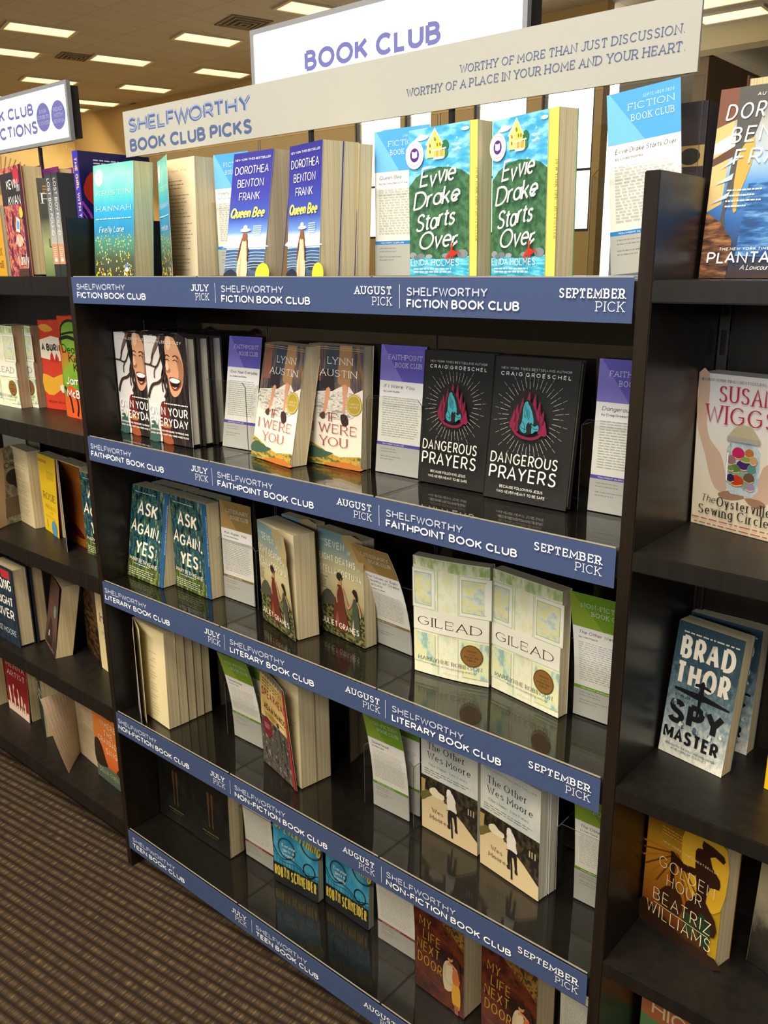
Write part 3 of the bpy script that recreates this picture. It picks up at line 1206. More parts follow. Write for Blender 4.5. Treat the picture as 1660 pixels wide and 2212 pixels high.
def A_queen(w, h):
    a = Art(w, h, print_mat('cover_queen', [(0.0, '#3a4a66'), (0.10, '#5d7594'), (0.17, '#3d5a86'), (0.215, '#39598c'), (0.225, '#c8dcf2'), (0.30, '#dfeaf8'), (0.36, '#6f97dc'), (0.46, '#4058b4'), (0.70, '#3a3c9c'), (1, '#34328a')], 'v', 0.012, (5, 8)))
    a.poly([(0, .03), (.16, .06), (.3, .03), (.36, 0), (0, 0)], '#2a2f3f', 3)
    a.poly([(.6, .10), (.78, .13), (1, .10), (1, .06), (.7, .05)], '#35405a', 3)
    for v in (.19, .165, .14, .115, .09, .07):
        a.line([(0, v), (.25, v + .006), (.5, v - .004), (.75, v + .006), (1, v)], .0012, '#9fb6d2', 3)
    a.poly([(.0, .27), (.2, .29), (.4, .26), (.7, .28), (1, .25), (1, .235), (0, .235)], '#f1f6fd', 3)
    a.text('NEW YORK TIMES BESTSELLER', 0.06, 0.935, 0.017, W9, SANS, width=.88)
    a.text('DOROTHEA', 0.08, 0.825, 0.064, W9, MED, width=.84)
    a.text('BENTON', 0.17, 0.72, 0.064, W9, MED, width=.66)
    a.text('FRANK', 0.24, 0.615, 0.064, W9, MED, width=.52)
    a.text('Queen Bee', 0.04, 0.475, 0.085, '#fff0a0', Style(.20, .13, 0, 0, .28, gap=.02), width=.86, dx=.0006, dy=-.0006)
    a.text('Queen Bee', 0.04, 0.475, 0.085, '#f3dc4e', Style(.13, .08, 0, 0, .28, gap=.09), width=.86)
    # the figure seen from behind: skirt, back, arms, hat
    a.poly([(.36, .0), (.34, .10), (.40, .22), (.43, .30), (.52, .30), (.545, .22), (.585, .12), (.60, .0)], '#eec3a0', 2)
    a.poly([(.38, .0), (.42, .2), (.45, .0)], '#d9a580')
    a.line([(.42, .31), (.36, .22), (.33, .13)], .003, '#7a4a34', 3)
    a.line([(.53, .31), (.57, .22), (.585, .13)], .003, '#7a4a34', 3)
    a.poly([(.43, .29), (.42, .33), (.45, .355), (.51, .355), (.535, .33), (.52, .29)], '#8a5a42', 2)
    a.ell(.485, .375, .13, .014, '#f4f4f6', 16)
    a.ell(.48, .393, .055, .022, '#fbfbfb', 14)
    a.grek(.68, .93, .40, .016, 6, '#e5edfa', .4, 5, .3)
    a.ell(1.0, .02, .17, None, '#f0d93a')
    return a


def A_evvie(w, h):
    a = Art(w, h, print_mat('cover_evvie_sky', [(0.3, '#3f9fd2'), (0.5, '#58b4de'), (0.7, '#8accea')], 'n', 0, (3, 14)))
    gr = print_mat('cover_evvie_hill', [(0.3, '#33573f'), (0.5, '#3d684a'), (0.7, '#497655')], 'n', 0, (10, 18))
    a.poly([(0, .10), (1, .10), (1, .66), (.88, .70), (.7, .725), (.5, .735), (.3, .72), (.12, .68), (0, .62)], gr)
    wa = print_mat('cover_evvie_water', [(0.3, '#2f9ac0'), (0.5, '#44b0d2'), (0.7, '#74cde2')], 'n', 0, (4, 40))
    a.poly([(0, 0), (1, 0), (1, .135), (.75, .125), (.5, .115), (.25, .13), (0, .12)], wa)
    for cx, cy, rx, ry, c in ((.06, .145, .06, .022, '#8c939a'), (.2, .138, .07, .02, '#757d85'), (.34, .135, .06, .016, '#9aa0a6'), (.62, .14, .06, .016, '#868d94'), (.74, .145, .05, .022, '#9fa5aa'), (.9, .15, .09, .03, '#7f868d'), (.12, .13, .05, .014, '#6d757d')):
        a.ell(cx, cy, rx, ry, c, 12)
    a.poly([(.10, .925), (.16, .945), (.20, .965), (.27, .955), (.36, .945), (.30, .925), (.2, .92)], '#f4fafd', 2)
    a.ell(.94, .955, .06, .012, '#f4fafd', 12)
    # house
    a.ell(.62, .87, .06, .035, '#2f6f48', 12)
    a.ell(.60, .82, .07, .03, '#37794f', 12)
    a.poly([(.32, .80), (.32, .89), (.455, .985), (.57, .885), (.57, .80)], '#f4e08a')
    a.poly([(.455, .985), (.57, .885), (.57, .80), (.44, .80)], '#eecb52')
    a.line([(.305, .885), (.455, .985), (.585, .88)], .0016, '#fbfbf4')
    a.rect(.44, .80, .62, .84, '#d9a83a')
    a.line([(.44, .845), (.64, .852)], .0018, '#fdfdf8')
    for q in (.46, .53, .61):
        a.line([(q, .79), (q, .85)], .0012, '#fdfdf8')
    a.rect(.44, .785, .60, .80, '#fbfbf6')
    for q in ((.49, .87), (.535, .87), (.37, .87), (.37, .83)):
        a.rect(q[0], q[1], q[0] + .018, q[1] + .02, '#7a6a3a')
    a.ell(.46, .92, .018, .012, '#7a8a8a', 12)
    a.ell(.12, .83, .155, None, '#ffffff', 32)
    a.ell(.12, .83, .125, None, '#c98aa8', 32)
    a.ell(.12, .83, .118, None, '#fbf6fa', 32)
    a.ell(.12, .83, .078, None, '#542a7c', 28)
    a.poly([(.075, .815), (.12, .808), (.12, .848), (.075, .855)], '#f2ecf7')
    a.poly([(.165, .815), (.12, .808), (.12, .848), (.165, .855)], '#fdfbff')
    a.text('A', .82, .895, .018, W9, HAND, align='c')
    a.text('NOVEL', .82, .858, .016, W9, HAND, align='c', width=.17)
    a.line([(.75, .835), (.8, .83), (.83, .84), (.88, .835)], .0014, W9, 3)
    bs = Style(.135, .10, 0, 0, .34, gap=.03, jit=.05)
    a.text('Evvie', .20, .60, .125, W9, bs, width=.60, rot=.10, seed=2)
    a.text('Drake', .09, .455, .125, W9, bs, width=.78, rot=.10, seed=3)
    a.text('Starts', .13, .305, .125, W9, bs, width=.66, rot=.10, seed=4)
    a.text('Over', .17, .175, .125, W9, bs, width=.66, rot=.06, seed=5)
    a.line([(.76, .50), (.86, .545)], .003, W9)
    a.line([(.74, .20), (.84, .235)], .003, W9)
    # the lobster
    red = '#cf2f26'
    a.poly([(.70, .155), (.74, .175), (.80, .17), (.83, .15), (.78, .135), (.72, .135)], red, 2)
    a.line([(.74, .165), (.75, .20), (.77, .225)], .003, red, 2)
    a.line([(.70, .15), (.67, .13), (.655, .11)], .003, red, 2)
    a.line([(.82, .15), (.86, .165), (.88, .15)], .002, red, 2)
    for q in (.70, .74, .78):
        a.line([(q, .14), (q - .02, .115)], .0014, red)
    a.text('LINDA HOLMES', .05, .072, .044, W9, Style(.11, .10, gap=.22, jit=.05), width=.82, seed=8)
    a.grek(.1, .8, .045, .021, 2, W9, .4, 6, .1)
    return a


def A_own(w, h):
    a = Art(w, h, M('#d6d3d1', 0.35))
    skin, skd, skl = '#d09a76', '#a06e54', '#e2bb9c'
    hm = print_mat('cover_hair', [(0.3, '#1b1717'), (0.6, '#2e2627'), (0.75, '#43342f')], 'n', 0, (22, 3))
    a.rect(.62, .45, 1, 1, hm)
    a.T = lambda uu, vv: (min(1, uu * 1.05 - .085) if uu < .99 else 1, min(1, .45 + (vv - .30) * .93) if vv > .02 else vv)
    # dark clothes and the hair behind the head
    a.poly([(.46, 1), (1, 1), (1, 0), (.36, 0), (.42, .14), (.50, .27), (.56, .40), (.50, .56), (.44, .70), (.42, .84)], hm)
    # the face, turned to the left, head up
    a.poly([(.58, 1), (.74, 1), (.80, .86), (.90, .74), (.95, .60), (.92, .46), (.86, .37), (.78, .315), (.70, .30), (.64, .335), (.61, .40), (.60, .46), (.565, .52), (.54, .56), (.56, .62), (.57, .70), (.555, .80)], skin, 2)
    a.poly([(.60, .98), (.70, .98), (.70, .80), (.62, .76), (.585, .84)], skl, 2)
    a.poly([(.80, .72), (.92, .66), (.93, .50), (.86, .40), (.80, .42), (.84, .55)], skd, 2)
    a.poly([(.545, .555), (.59, .535), (.65, .545), (.66, .575), (.60, .585)], skd, 2)
    a.poly([(.555, .575), (.60, .56), (.63, .59), (.60, .65), (.575, .65)], skl, 2)
    for p, wd in (([(.565, .70), (.60, .715), (.655, .70)], .0022), ([(.73, .70), (.79, .712), (.85, .685)], .0022), ([(.565, .665), (.605, .672), (.65, .66)], .0016), ([(.73, .66), (.78, .672), (.83, .65)], .0016)):
        a.line(p, wd, '#33241f', 3)
    a.poly([(.62, .485), (.70, .50), (.80, .49), (.88, .475), (.86, .42), (.79, .375), (.71, .365), (.65, .41)], '#7d362e', 2)
    a.poly([(.64, .475), (.72, .486), (.81, .478), (.865, .465), (.84, .425), (.78, .39), (.71, .385), (.66, .42)], '#2a1414', 2)
    a.poly([(.635, .475), (.72, .49), (.81, .482), (.865, .468), (.82, .445), (.74, .44), (.66, .45)], '#efe9e2', 2)
    a.poly([(.68, .405), (.73, .395), (.79, .403), (.74, .383)], '#d9c8be', 2)
    # locks of hair over the right side and blowing to the left
    a.poly([(.74, 1), (1, 1), (1, .30), (.93, .36), (.955, .50), (.95, .64), (.90, .78), (.82, .88)], hm, 2)
    a.poly([(.40, 1), (.60, 1), (.575, .86), (.55, .74), (.52, .62), (.47, .55), (.44, .46), (.50, .42), (.46, .52), (.50, .60), (.48, .72), (.44, .86)], hm, 2)
    a.poly([(.46, .98), (.40, .86), (.30, .76), (.24, .66), (.30, .70), (.42, .80), (.50, .92)], '#6a5446', 2)
    for p, wd in (([(.50, .74), (.42, .64), (.34, .585), (.20, .60), (.08, .605)], .0035), ([(.36, .59), (.30, .54), (.29, .47)], .0025), ([(.55, .60), (.50, .50), (.38, .43), (.24, .40), (.16, .33), (.12, .26)], .0055), ([(.57, .52), (.52, .42), (.55, .34), (.50, .28)], .006), ([(.50, .50), (.46, .42), (.47, .34)], .003), ([(.30, .72), (.24, .62), (.20, .60)], .003)):
        a.line(p, wd, '#3a2c28', 4)
    a.T = None
    a.rect(.42, 0, 1, .40, hm)
    a.poly([(.32, .34), (.40, .40), (.48, .36), (.54, .16), (.50, .02), (.34, .02), (.30, .14)], '#6b2420', 2)
    a.poly([(.0, .02), (.10, .20), (.22, .15), (.24, 0), (.0, 0)], '#3f5f56', 2)
    a.poly([(.34, 0), (.38, .09), (.52, .08), (.58, 0)], '#9a5230', 2)
    a.poly([(.30, .18), (.42, .20), (.54, .17), (.5, .145), (.34, .15)], '#a8763e', 2)
    a.text('JORDAN LEE DOOLEY', .05, .938, .024, W9, WIDE, width=.86)
    a.grek(.42, .97, .375, .02, 1, W9, .5, 4, 0)
    st = Style(.15, .13, gap=.2)
    a.text('OWN YOUR', .05, .262, .085, W9, st, width=.91)
    a.text('EVERYDAY', .05, .158, .085, W9, st, width=.91)
    a.text('OVERCOME THE PRESSURE TO PROVE AND', .05, .105, .018, W9, BOLD, width=.9)
    a.text('SHOW UP FOR WHAT YOU WERE MADE TO DO', .05, .070, .018, W9, BOLD, width=.9)
    return a


def A_iwy(w, h):
    a = Art(w, h, print_mat('cover_cream', [(0, '#e2d6bd'), (0.4, '#f0e9da'), (0.65, '#e8e0d0'), (1, '#cfc6b4')], 'v', .1, (4, 4)))
    plaid = print_mat('cover_coats', [(0.3, '#2c2f36'), (0.5, '#55505a'), (0.6, '#8a6a48'), (0.75, '#4a4650')], 'n', 0, (7, 1.2))
    a.poly([(0, .60), (0, 1), (1, 1), (1, .66), (.85, .62), (.72, .70), (.5, .64), (.3, .62)], plaid)
    a.poly([(.30, .72), (.34, 1), (.55, 1), (.52, .70), (.42, .68)], '#3b4652')
    a.poly([(.55, .70), (.58, 1), (.80, 1), (.78, .68), (.66, .66)], '#a67f55')
    a.poly([(.06, .70), (.10, 1), (.22, 1), (.24, .70)], '#8a5a48')
    a.poly([(.26, .66), (.30, .80), (.46, .80), (.50, .64), (.38, .60)], '#2e2a30')
    for v in (.985, .97):
        a.line([(0, v), (1, v - .01)], .0006, '#cfae5c')
    st = print_mat('cover_cobble', [(0.35, '#cfc8bb'), (0.5, '#f1ede4'), (0.65, '#a49d92')], 'n', 0, (10, 40))
    a.poly([(.05, .60), (.95, .62), (.9, .46), (.7, .40), (.2, .40), (.05, .48)], st, 2)
    sk = '#d59a7a'
    a.poly([(.34, .64), (.42, .64), (.37, .50), (.31, .42), (.28, .43), (.31, .52)], sk, 2)
    a.poly([(.64, .68), (.74, .67), (.71, .55), (.70, .43), (.66, .43), (.655, .55)], sk, 2)
    a.poly([(.22, .42), (.31, .45), (.33, .40), (.27, .385)], '#5a3a30', 2)
    a.poly([(.62, .44), (.73, .44), (.76, .37), (.68, .345), (.63, .38)], '#3a2e2c', 2)
    a.text('LYNN', .36, .845, .058, W9, SERIF, width=.46)
    a.text('AUSTIN', .22, .745, .058, W9, SERIF, width=.68)
    a.ell(.86, .53, .14, None, '#b39a3a')
    a.ring(.86, .53, .122, .0008, '#e9dda2')
    a.text('CHRISTY', .86, .53, .016, '#f2ecc8', SERIF, align='c', width=.19)
    a.text('AWARD', .86, .505, .016, '#f2ecc8', SERIF, align='c', width=.17)
    a.poly([(0, 0), (1, 0), (1, .115), (.8, .10), (.62, .085), (.4, .11), (.2, .155), (0, .19)], print_mat('cover_fields', [(0.3, '#54632f'), (0.45, '#a8923a'), (0.6, '#c9983c'), (0.75, '#5b6b3a')], 'n', 0, (4, 14)), 0)
    a.poly([(0, .12), (.15, .15), (.3, .12), (.5, .11), (.3, .06), (0, .05)], '#3f5a48', 2)
    a.poly([(.4, .02), (.7, .05), (1, .03), (1, 0), (.4, 0)], '#b96d2c', 2)
    rd = '#a33438'
    a.text('IF', .40, .375, .075, rd, SERIF, width=.16)
    a.text('I WERE', .10, .275, .082, rd, SERIF, width=.82)
    a.text('YOU', .24, .165, .082, rd, SERIF, width=.52)
    return a


def A_pray(w, h):
    a = Art(w, h, M('#1d1d1c', 0.5))
    a.text('NEW YORK TIMES BESTSELLING AUTHOR', .09, .915, .0165, '#d9d9d4', Style(.12, gap=.26), width=.82)
    a.text('CRAIG GROESCHEL', .09, .872, .027, W9, Style(.17, gap=.5), width=.82)
    cx, cy = .5, .605
    rnd = random.Random(7)
    n = 44
    for i in range(n):
        an = 2 * math.pi * i / n
        r0, r1 = .255 + .02 * (i % 2), .36 + (.07 if i % 2 else 0) + .03 * rnd.random()
        c, s_ = math.cos(an), math.sin(an) * w / h
        k = 1.0
        a.line([(cx + r0 * c, cy + r0 * s_ * 1.1), (cx + (r0 + .6 * (r1 - r0)) * c, cy + (r0 + .6 * (r1 - r0)) * s_ * 1.1)], .0006, '#b9b9b2')
        a.line([(cx + (r0 + .7 * (r1 - r0)) * c, cy + (r0 + .7 * (r1 - r0)) * s_ * 1.1), (cx + r1 * c, cy + r1 * s_ * 1.1)], .0005, '#a9a9a2')
    mg = '#8a2046'
    for (u0, v0, hh, wd) in ((.32, .52, .13, .03), (.35, .50, .19, .035), (.41, .58, .16, .03), (.48, .62, .16, .035), (.55, .60, .17, .032), (.61, .55, .17, .035), (.66, .50, .16, .035), (.69, .49, .10, .028)):
        a.poly([(u0 - wd, v0), (u0 - wd * 1.3, v0 + hh * .3), (u0 - wd * .5, v0 + hh * .65), (u0 + wd * .1, v0 + hh), (u0 + wd * .7, v0 + hh * .6), (u0 + wd * 1.2, v0 + hh * .3), (u0 + wd, v0)], mg, 2)
    a.line([(.33, .53), (.36, .49), (.44, .465), (.54, .46), (.62, .475), (.68, .51)], .004, mg, 4)
    for uu in (.33, .38, .47, .52, .57, .62, .67):
        a.line([(uu, .56), (uu + .012, .61), (uu - .004, .66)], .0007, '#3a1020', 3)
    a.poly([(.385, .52), (.40, .62), (.43, .70), (.48, .725), (.54, .69), (.60, .60), (.64, .54), (.56, .495), (.46, .485)], '#1d1d1c', 2)
    cy_ = '#3f9fb0'
    # near hand: fingers upright, palm edge, wrist and cuff
    a.poly([(.445, .700), (.475, .712), (.492, .690), (.505, .655), (.515, .610), (.512, .575), (.492, .560), (.484, .535), (.492, .505), (.470, .495), (.430, .505), (.408, .535), (.425, .560), (.432, .600), (.430, .650)], cy_, 2)
    a.poly([(.492, .690), (.520, .668), (.548, .628), (.566, .585), (.560, .560), (.536, .572), (.522, .560), (.512, .580), (.512, .620)], cy_, 2)
    # far hand's wrist and cuff
    a.poly([(.545, .560), (.585, .545), (.612, .560), (.632, .545), (.625, .520), (.590, .515), (.560, .495), (.548, .515), (.552, .540)], cy_, 2)
    ink_ = '#15262a'
    for q in range(4):
        a.line([(.452 + .017 * q, .692 - .014 * q), (.454 + .018 * q, .650 - .012 * q), (.452 + .018 * q, .605 - .006 * q)], .0006, ink_, 2)
    a.line([(.430, .575), (.455, .560), (.470, .530), (.465, .505)], .0006, ink_, 3)
    a.line([(.415, .537), (.450, .525), (.486, .522)], .0006, ink_, 3)
    a.line([(.555, .545), (.585, .530), (.620, .535)], .0006, ink_, 3)
    for x0, v0 in ((.345, .60), (.375, .66), (.42, .735), (.505, .75), (.575, .70), (.625, .66), (.665, .60), (.355, .545), (.64, .55)):
        a.line([(x0, v0 - .03), (x0 + .012, v0), (x0 - .004, v0 + .03)], .0006, '#3a1020', 3)
    st = Style(.12, .11, gap=.18, slant=.04)
    a.text('DANGEROUS', .095, .268, .078, '#f1ede2', st, width=.80)
    a.text('PRAYERS', .095, .158, .095, '#f1ede2', st, width=.80)
    a.text('BECAUSE FOLLOWING JESUS', .24, .098, .019, '#e6e2d8', SANS, width=.52)
    a.text('WAS NEVER MEANT TO BE SAFE', .21, .062, .019, '#e6e2d8', SANS, width=.58)
    return a


def A_ask(w, h):
    a = Art(w, h, print_mat('cover_leaves', [(0.05, '#0a1211'), (0.25, '#1f3a35'), (0.36, '#0c2022'), (0.46, '#276a8a'), (0.53, '#16343c'), (0.62, '#456a4c'), (0.70, '#0e1a17'), (0.85, '#6a8a78')], 'n', 0, (13, 8), 1.5, rot=.5))
    a.poly([(0, 0), (1, 0), (1, .14), (.7, .2), (.4, .13), (.2, .18), (0, .24)], print_mat('cover_leaves_low', [(0.2, '#222c1a'), (0.42, '#55682e'), (0.55, '#223628'), (0.75, '#7d8840')], 'n', 0, (18, 9), 2, rot=-.6), 0)
    a.grek(.1, .85, .935, .02, 1, '#c9d4cc', .3, 2, .05)
    bs = Style(.19, .14, 0, 0, .10, gap=.10, jit=.06)
    ink = '#efe8d4'
    a.text('ASK', .20, .70, .155, ink, bs, width=.62, seed=1, rot=-.03)
    a.text('AGAIN,', .03, .50, .135, ink, bs, width=.92, seed=2, rot=-.06)
    a.text('YES', .20, .275, .155, ink, bs, width=.58, seed=3, rot=-.04)
    a.text('a novel', .86, .26, .028, ink, HAND, rot=1.45)
    a.text('MARY BETH KEANE', .05, .185, .045, ink, Style(.14, .12, 0, 0, .1, gap=.14, jit=.05), width=.86, rot=-.04)
    a.grek(.2, .72, .155, .02, 1, ink, .35, 4, .1)
    a.grek(.05, .92, .105, .022, 4, '#d9dcc2', .28, 5, .2)
    return a


def A_seven(w, h):
    a = Art(w, h, print_mat('cover_dusk', [(0.0, '#20241c'), (0.10, '#3a3c28'), (0.30, '#6e6a44'), (0.40, '#b0a57a'), (0.55, '#c2b68c'), (0.72, '#a9a684'), (0.86, '#7f9a9a'), (1, '#6f8f96')], 'v', .06, (5, 5)))
    a.poly([(.55, 1), (1, 1), (1, .72), (.8, .78), (.62, .9)], '#a8966a', 2)
    a.poly([(0, .32), (.12, .42), (.25, .43), (.38, .36), (.5, .31), (.4, .26), (0, .26)], '#4b4a40', 2)
    a.poly([(0, .26), (.3, .30), (.6, .26), (1, .30), (1, 0), (0, 0)], print_mat('cover_meadow', [(0.3, '#23261a'), (0.5, '#4a4d2c'), (0.7, '#7a7444')], 'n', 0, (14, 30)), 0)
    a.text('The', .02, .885, .04, '#e9e4cc', ITAL, xs=.8)
    st = Style(.15, .12, gap=.18)
    ink = '#ece6cf'
    a.text('SEVEN', .16, .85, .068, ink, st, width=.44)
    a.text('or', .66, .83, .05, ink, ITAL, xs=.8)
    a.text('EIGHT DEATHS', .02, .715, .066, ink, st, width=.82)
    a.text('of', .87, .70, .045, ink, ITAL, xs=.8)
    a.text('STELLA FORTUNA', .02, .60, .066, ink, st, width=.95)
    a.grek(.03, .22, .55, .018, 8, '#6a6448', .35, 3, .4)
    sk, hr = '#b98a66', '#231c18'
    a.poly([(.30, .10), (.34, .28), (.40, .45), (.43, .52), (.50, .52), (.55, .44), (.58, .30), (.66, .12), (.52, .07)], '#642c22', 2)
    a.poly([(.34, .12), (.40, .26), (.46, .10)], '#8a4e38')
    a.poly([(.44, .52), (.45, .575), (.51, .575), (.52, .52)], sk)
    a.ell(.478, .60, .068, .040, hr, 16)
    a.poly([(.50, .59), (.525, .575), (.51, .56)], sk)
    a.line([(.54, .50), (.60, .42), (.66, .32)], .0036, sk, 3)
    a.line([(.44, .50), (.40, .42), (.41, .34)], .0034, sk, 3)
    a.poly([(.70, .10), (.74, .26), (.76, .38), (.79, .44), (.86, .44), (.88, .36), (.90, .22), (.92, .08), (.80, .06)], '#414c3c', 2)
    a.poly([(.72, .10), (.77, .24), (.79, .07)], '#c0a08a')
    a.poly([(.78, .44), (.79, .48), (.84, .48), (.84, .44)], sk)
    a.poly([(.76, .50), (.80, .53), (.85, .52), (.88, .45), (.86, .42), (.82, .46)], hr, 2)
    a.line([(.77, .42), (.72, .36), (.66, .32)], .0034, sk, 3)
    a.line([(.87, .42), (.92, .35), (.93, .28)], .0034, sk, 3)
    a.text('JULIET GRAMES', .05, .095, .058, ink, st, width=.84)
    return a


def A_gil(w, h):
    a = Art(w, h, print_mat('cover_pale', [(0.2, '#e6e7c0'), (0.45, '#efeeda'), (0.6, '#e2eac4'), (0.8, '#d9e2c6')], 'n', 0, (5, 4), 3))
    gr = print_mat('cover_pale_green', [(0.25, '#a8bf78'), (0.5, '#c9d6a0'), (0.8, '#e9eccb')], 'n', 0, (12, 6))
    a.poly([(0, .93), (.2, .915), (.6, .905), (1, .92), (1, .995), (0, .995)], gr)
    pan = print_mat('cover_window', [(0.1, '#b4cbc0'), (0.4, '#dde4d0'), (0.62, '#e6e08e'), (0.75, '#d4dec4'), (0.95, '#b4cac6')], 'n', 0, (5, 9))
    for x0, y0, x1, y1 in ((.02, .60, .25, .87), (.66, .60, .98, .87)):
        a.rect(x0 - .03, y0 - .03, x1 + .05, y1 + .03, '#eff0e2')
        a.line([(x0 - .03, y0 - .03), (x1 + .05, y0 - .03), (x1 + .05, y1 + .03), (x0 - .03, y1 + .03)], .0008, '#b9c69a', closed=True)
        a.rect(x0, y0, x1, y1, pan)
        a.line([(x0, y0), (x1, y0), (x1, y1), (x0, y1)], .0008, '#8aa08c', closed=True)
    for x in (.34, .61):
        a.line([(x, .5), (x, .92)], .0007, '#c2cda6')
        a.line([(x, .02), (x, .37)], .0007, '#c2cda6')
    low = print_mat('cover_panel_low', [(0.25, '#9cc0b2'), (0.45, '#d6e4cc'), (0.6, '#e7e69a'), (0.8, '#dfe8d2')], 'n', 0, (7, 5))
    a.rect(.0, .10, .30, .36, low)
    a.rect(.66, .05, 1, .36, low)
    a.rect(0, .38, 1, .565, '#eeeddc')
    a.text('GILEAD', .06, .425, .078, '#2b2a28', SERIF, width=.86)
    a.text('A NOVEL', .37, .365, .012, '#8a8a70', ROMAN, width=.22)
    a.text('MARILYNNE ROBINSON', .06, .122, .035, '#4a5040', SERIF, width=.86)
    a.text('Author of Housekeeping and Lila', .24, .088, .019, '#6a6e5a', SITAL, width=.6)
    a.text('PICADOR', .41, .04, .012, '#8a8a70', ROMAN, width=.2)
    a.ell(.79, .245, .145, None, '#5f4222', 36)
    a.ell(.79, .245, .132, None, '#86602f', 36)
    for i, (t, ww) in enumerate((('WINNER', .13), ('of the', .08), ('PULITZER', .18), ('PRIZE', .11))):
        a.text(t, .79, .278 - i * .026, .0135, '#2e2010', SERIFB if i != 1 else ITAL, align='c', width=ww)
    return a


def A_spear(w, h):
    a = Art(w, h, print_mat('cover_soldiers', [(0.2, '#2a2724'), (0.45, '#5c5650'), (0.6, '#3c3a38'), (0.75, '#8a8072')], 'n', 0, (10, 10)))
    a.rect(0, .50, 1, 1, print_mat('cover_parch', [(0.2, '#b3924e'), (0.5, '#cdae6a'), (0.8, '#dcc48c')], 'n', 0, (3, 3)))
    a.rect(0, .93, 1, 1, '#6b6a5e')
    a.grek(.1, .9, .89, .03, 3, '#5a4a2a', .4, 3, .2)
    a.text('SPEARHEAD', .05, .72, .085, '#8a2420', Style(.19, .17, gap=.12), width=.9)
    a.text('ADAM MAKOS', .12, .595, .065, '#2a2418', Style(.16, .14, gap=.14), width=.76)
    a.grek(.15, .85, .555, .022, 2, '#5a4a2a', .4, 4, .2)
    a.ell(.2, .42, .16, None, '#6e2430')
    a.grek(.1, .3, .44, .02, 3, '#c98a8a', .4, 6, .1)
    for x, s in ((.42, 1.0), (.58, 1.15), (.74, .9), (.88, .8)):
        a.poly([(x - .06, .22), (x - .05, .36 * s), (x, .44 * s), (x + .05, .36 * s), (x + .06, .22)], '#4f4c46', 2)
        a.ell(x, .45 * s, .032, .024, '#8d7a66', 10)
        a.ell(x, .465 * s, .042, .022, '#3a3c36', 10)
    return a


def A_wes(w, h):
    a = Art(w, h, print_mat('cover_pale_sky', [(0.2, '#c6cfd0'), (0.5, '#d8dcd8'), (0.8, '#e4e3da')], 'n', 0, (2, 2)))
    a.text('NEW YORK TIMES BESTSELLER', .07, .935, .016, '#6a6f74', WIDE, width=.86)
    bk = '#2e2e30'
    a.text('The Other', .12, .815, .068, bk, SERIF, width=.66)
    a.text('Wes Moore', .12, .72, .068, bk, SERIF, width=.76)
    a.text('One Name, Two Fates', .14, .655, .028, '#8a8c88', SERIF, width=.68)
    a.grek(.06, .94, .61, .022, 3, '#7a7c78', .3, 3, .3)
    a.rect(0, 0, 1, .54, print_mat('cover_night_trees', [(0.3, '#14120e'), (0.5, '#2a251a'), (0.75, '#4a3f28')], 'n', 0, (14, 14)))
    a.poly([(0, 0), (1, 0), (1, .13), (.75, .25), (.5, .34), (.3, .40), (.18, .36), (.0, .27)], '#d8c49a')
    a.poly([(0, .27), (.12, .33), (.18, .36), (.16, .40), (0, .38)], '#6d6436', 2)
    a.poly([(.0, .36), (.06, .38), (.08, .5), (.0, .5)], '#b59a62')
    a.poly([(.15, .42), (.25, .46), (.33, .43), (.42, .42), (.4, .37), (.2, .37)], '#e8dcc0', 2)
    a.poly([(.80, .36), (.98, .36), (.98, .30), (.80, .33)], '#1c1812')
    for q in (.84, .88, .93):
        a.rect(q, .36, q + .02, .42, '#b8a888')
    # cyclist seen from behind
    a.poly([(.495, .30), (.475, .36), (.46, .42), (.475, .46), (.51, .49), (.56, .485), (.60, .455), (.63, .41), (.645, .35), (.635, .30)], '#e6e0d4', 2)
    a.poly([(.475, .44), (.445, .40), (.42, .36), (.435, .355), (.465, .385)], '#5a4434', 2)
    a.poly([(.62, .41), (.655, .38), (.665, .34), (.64, .34)], '#5a4434', 2)
    a.poly([(.47, .45), (.475, .50), (.51, .515), (.545, .505), (.55, .475), (.51, .46)], '#f0ebe2', 2)
    a.poly([(.50, .31), (.485, .22), (.50, .15), (.53, .16), (.535, .24), (.56, .27)], '#171412', 2)
    a.poly([(.57, .28), (.60, .23), (.62, .15), (.65, .15), (.645, .24), (.635, .31), (.55, .30)], '#171412', 2)
    a.poly([(.50, .31), (.635, .31), (.62, .26), (.52, .26)], '#171412', 2)
    a.poly([(.48, .155), (.53, .165), (.535, .13), (.49, .125)], '#2a211a', 2)
    a.poly([(.615, .155), (.655, .155), (.66, .12), (.62, .12)], '#2a211a', 2)
    a.line([(.545, .27), (.56, .16), (.566, .045)], .0034, '#14110e')
    a.line([(.47, .30), (.53, .315), (.60, .312), (.66, .30)], .0014, '#14110e')
    a.text('Wes', .20, .205, .045, '#3a332a', SERIF, width=.2)
    a.text('Moore', .16, .135, .045, '#3a332a', SERIF, width=.3)
    return a


def A_dark(w, h):
    a = Art(w, h, print_mat('cover_black', [(0.2, '#0f100e'), (0.6, '#171713'), (0.9, '#20201a')], 'n', 0, (3, 3)))
    for x in (.46, .56):
        a.poly([(x - .03, .66), (x + .03, .66), (x + .028, .5), (x + .012, .34), (x + .03, .24), (x - .012, .25), (x - .012, .4), (x - .026, .52)], '#4d3420', 2)
    a.grek(.28, .72, .16, .02, 1, '#6a6228', .6, 2, 0)
    a.grek(.36, .66, .13, .02, 1, '#54502a', .35, 3, 0)
    return a


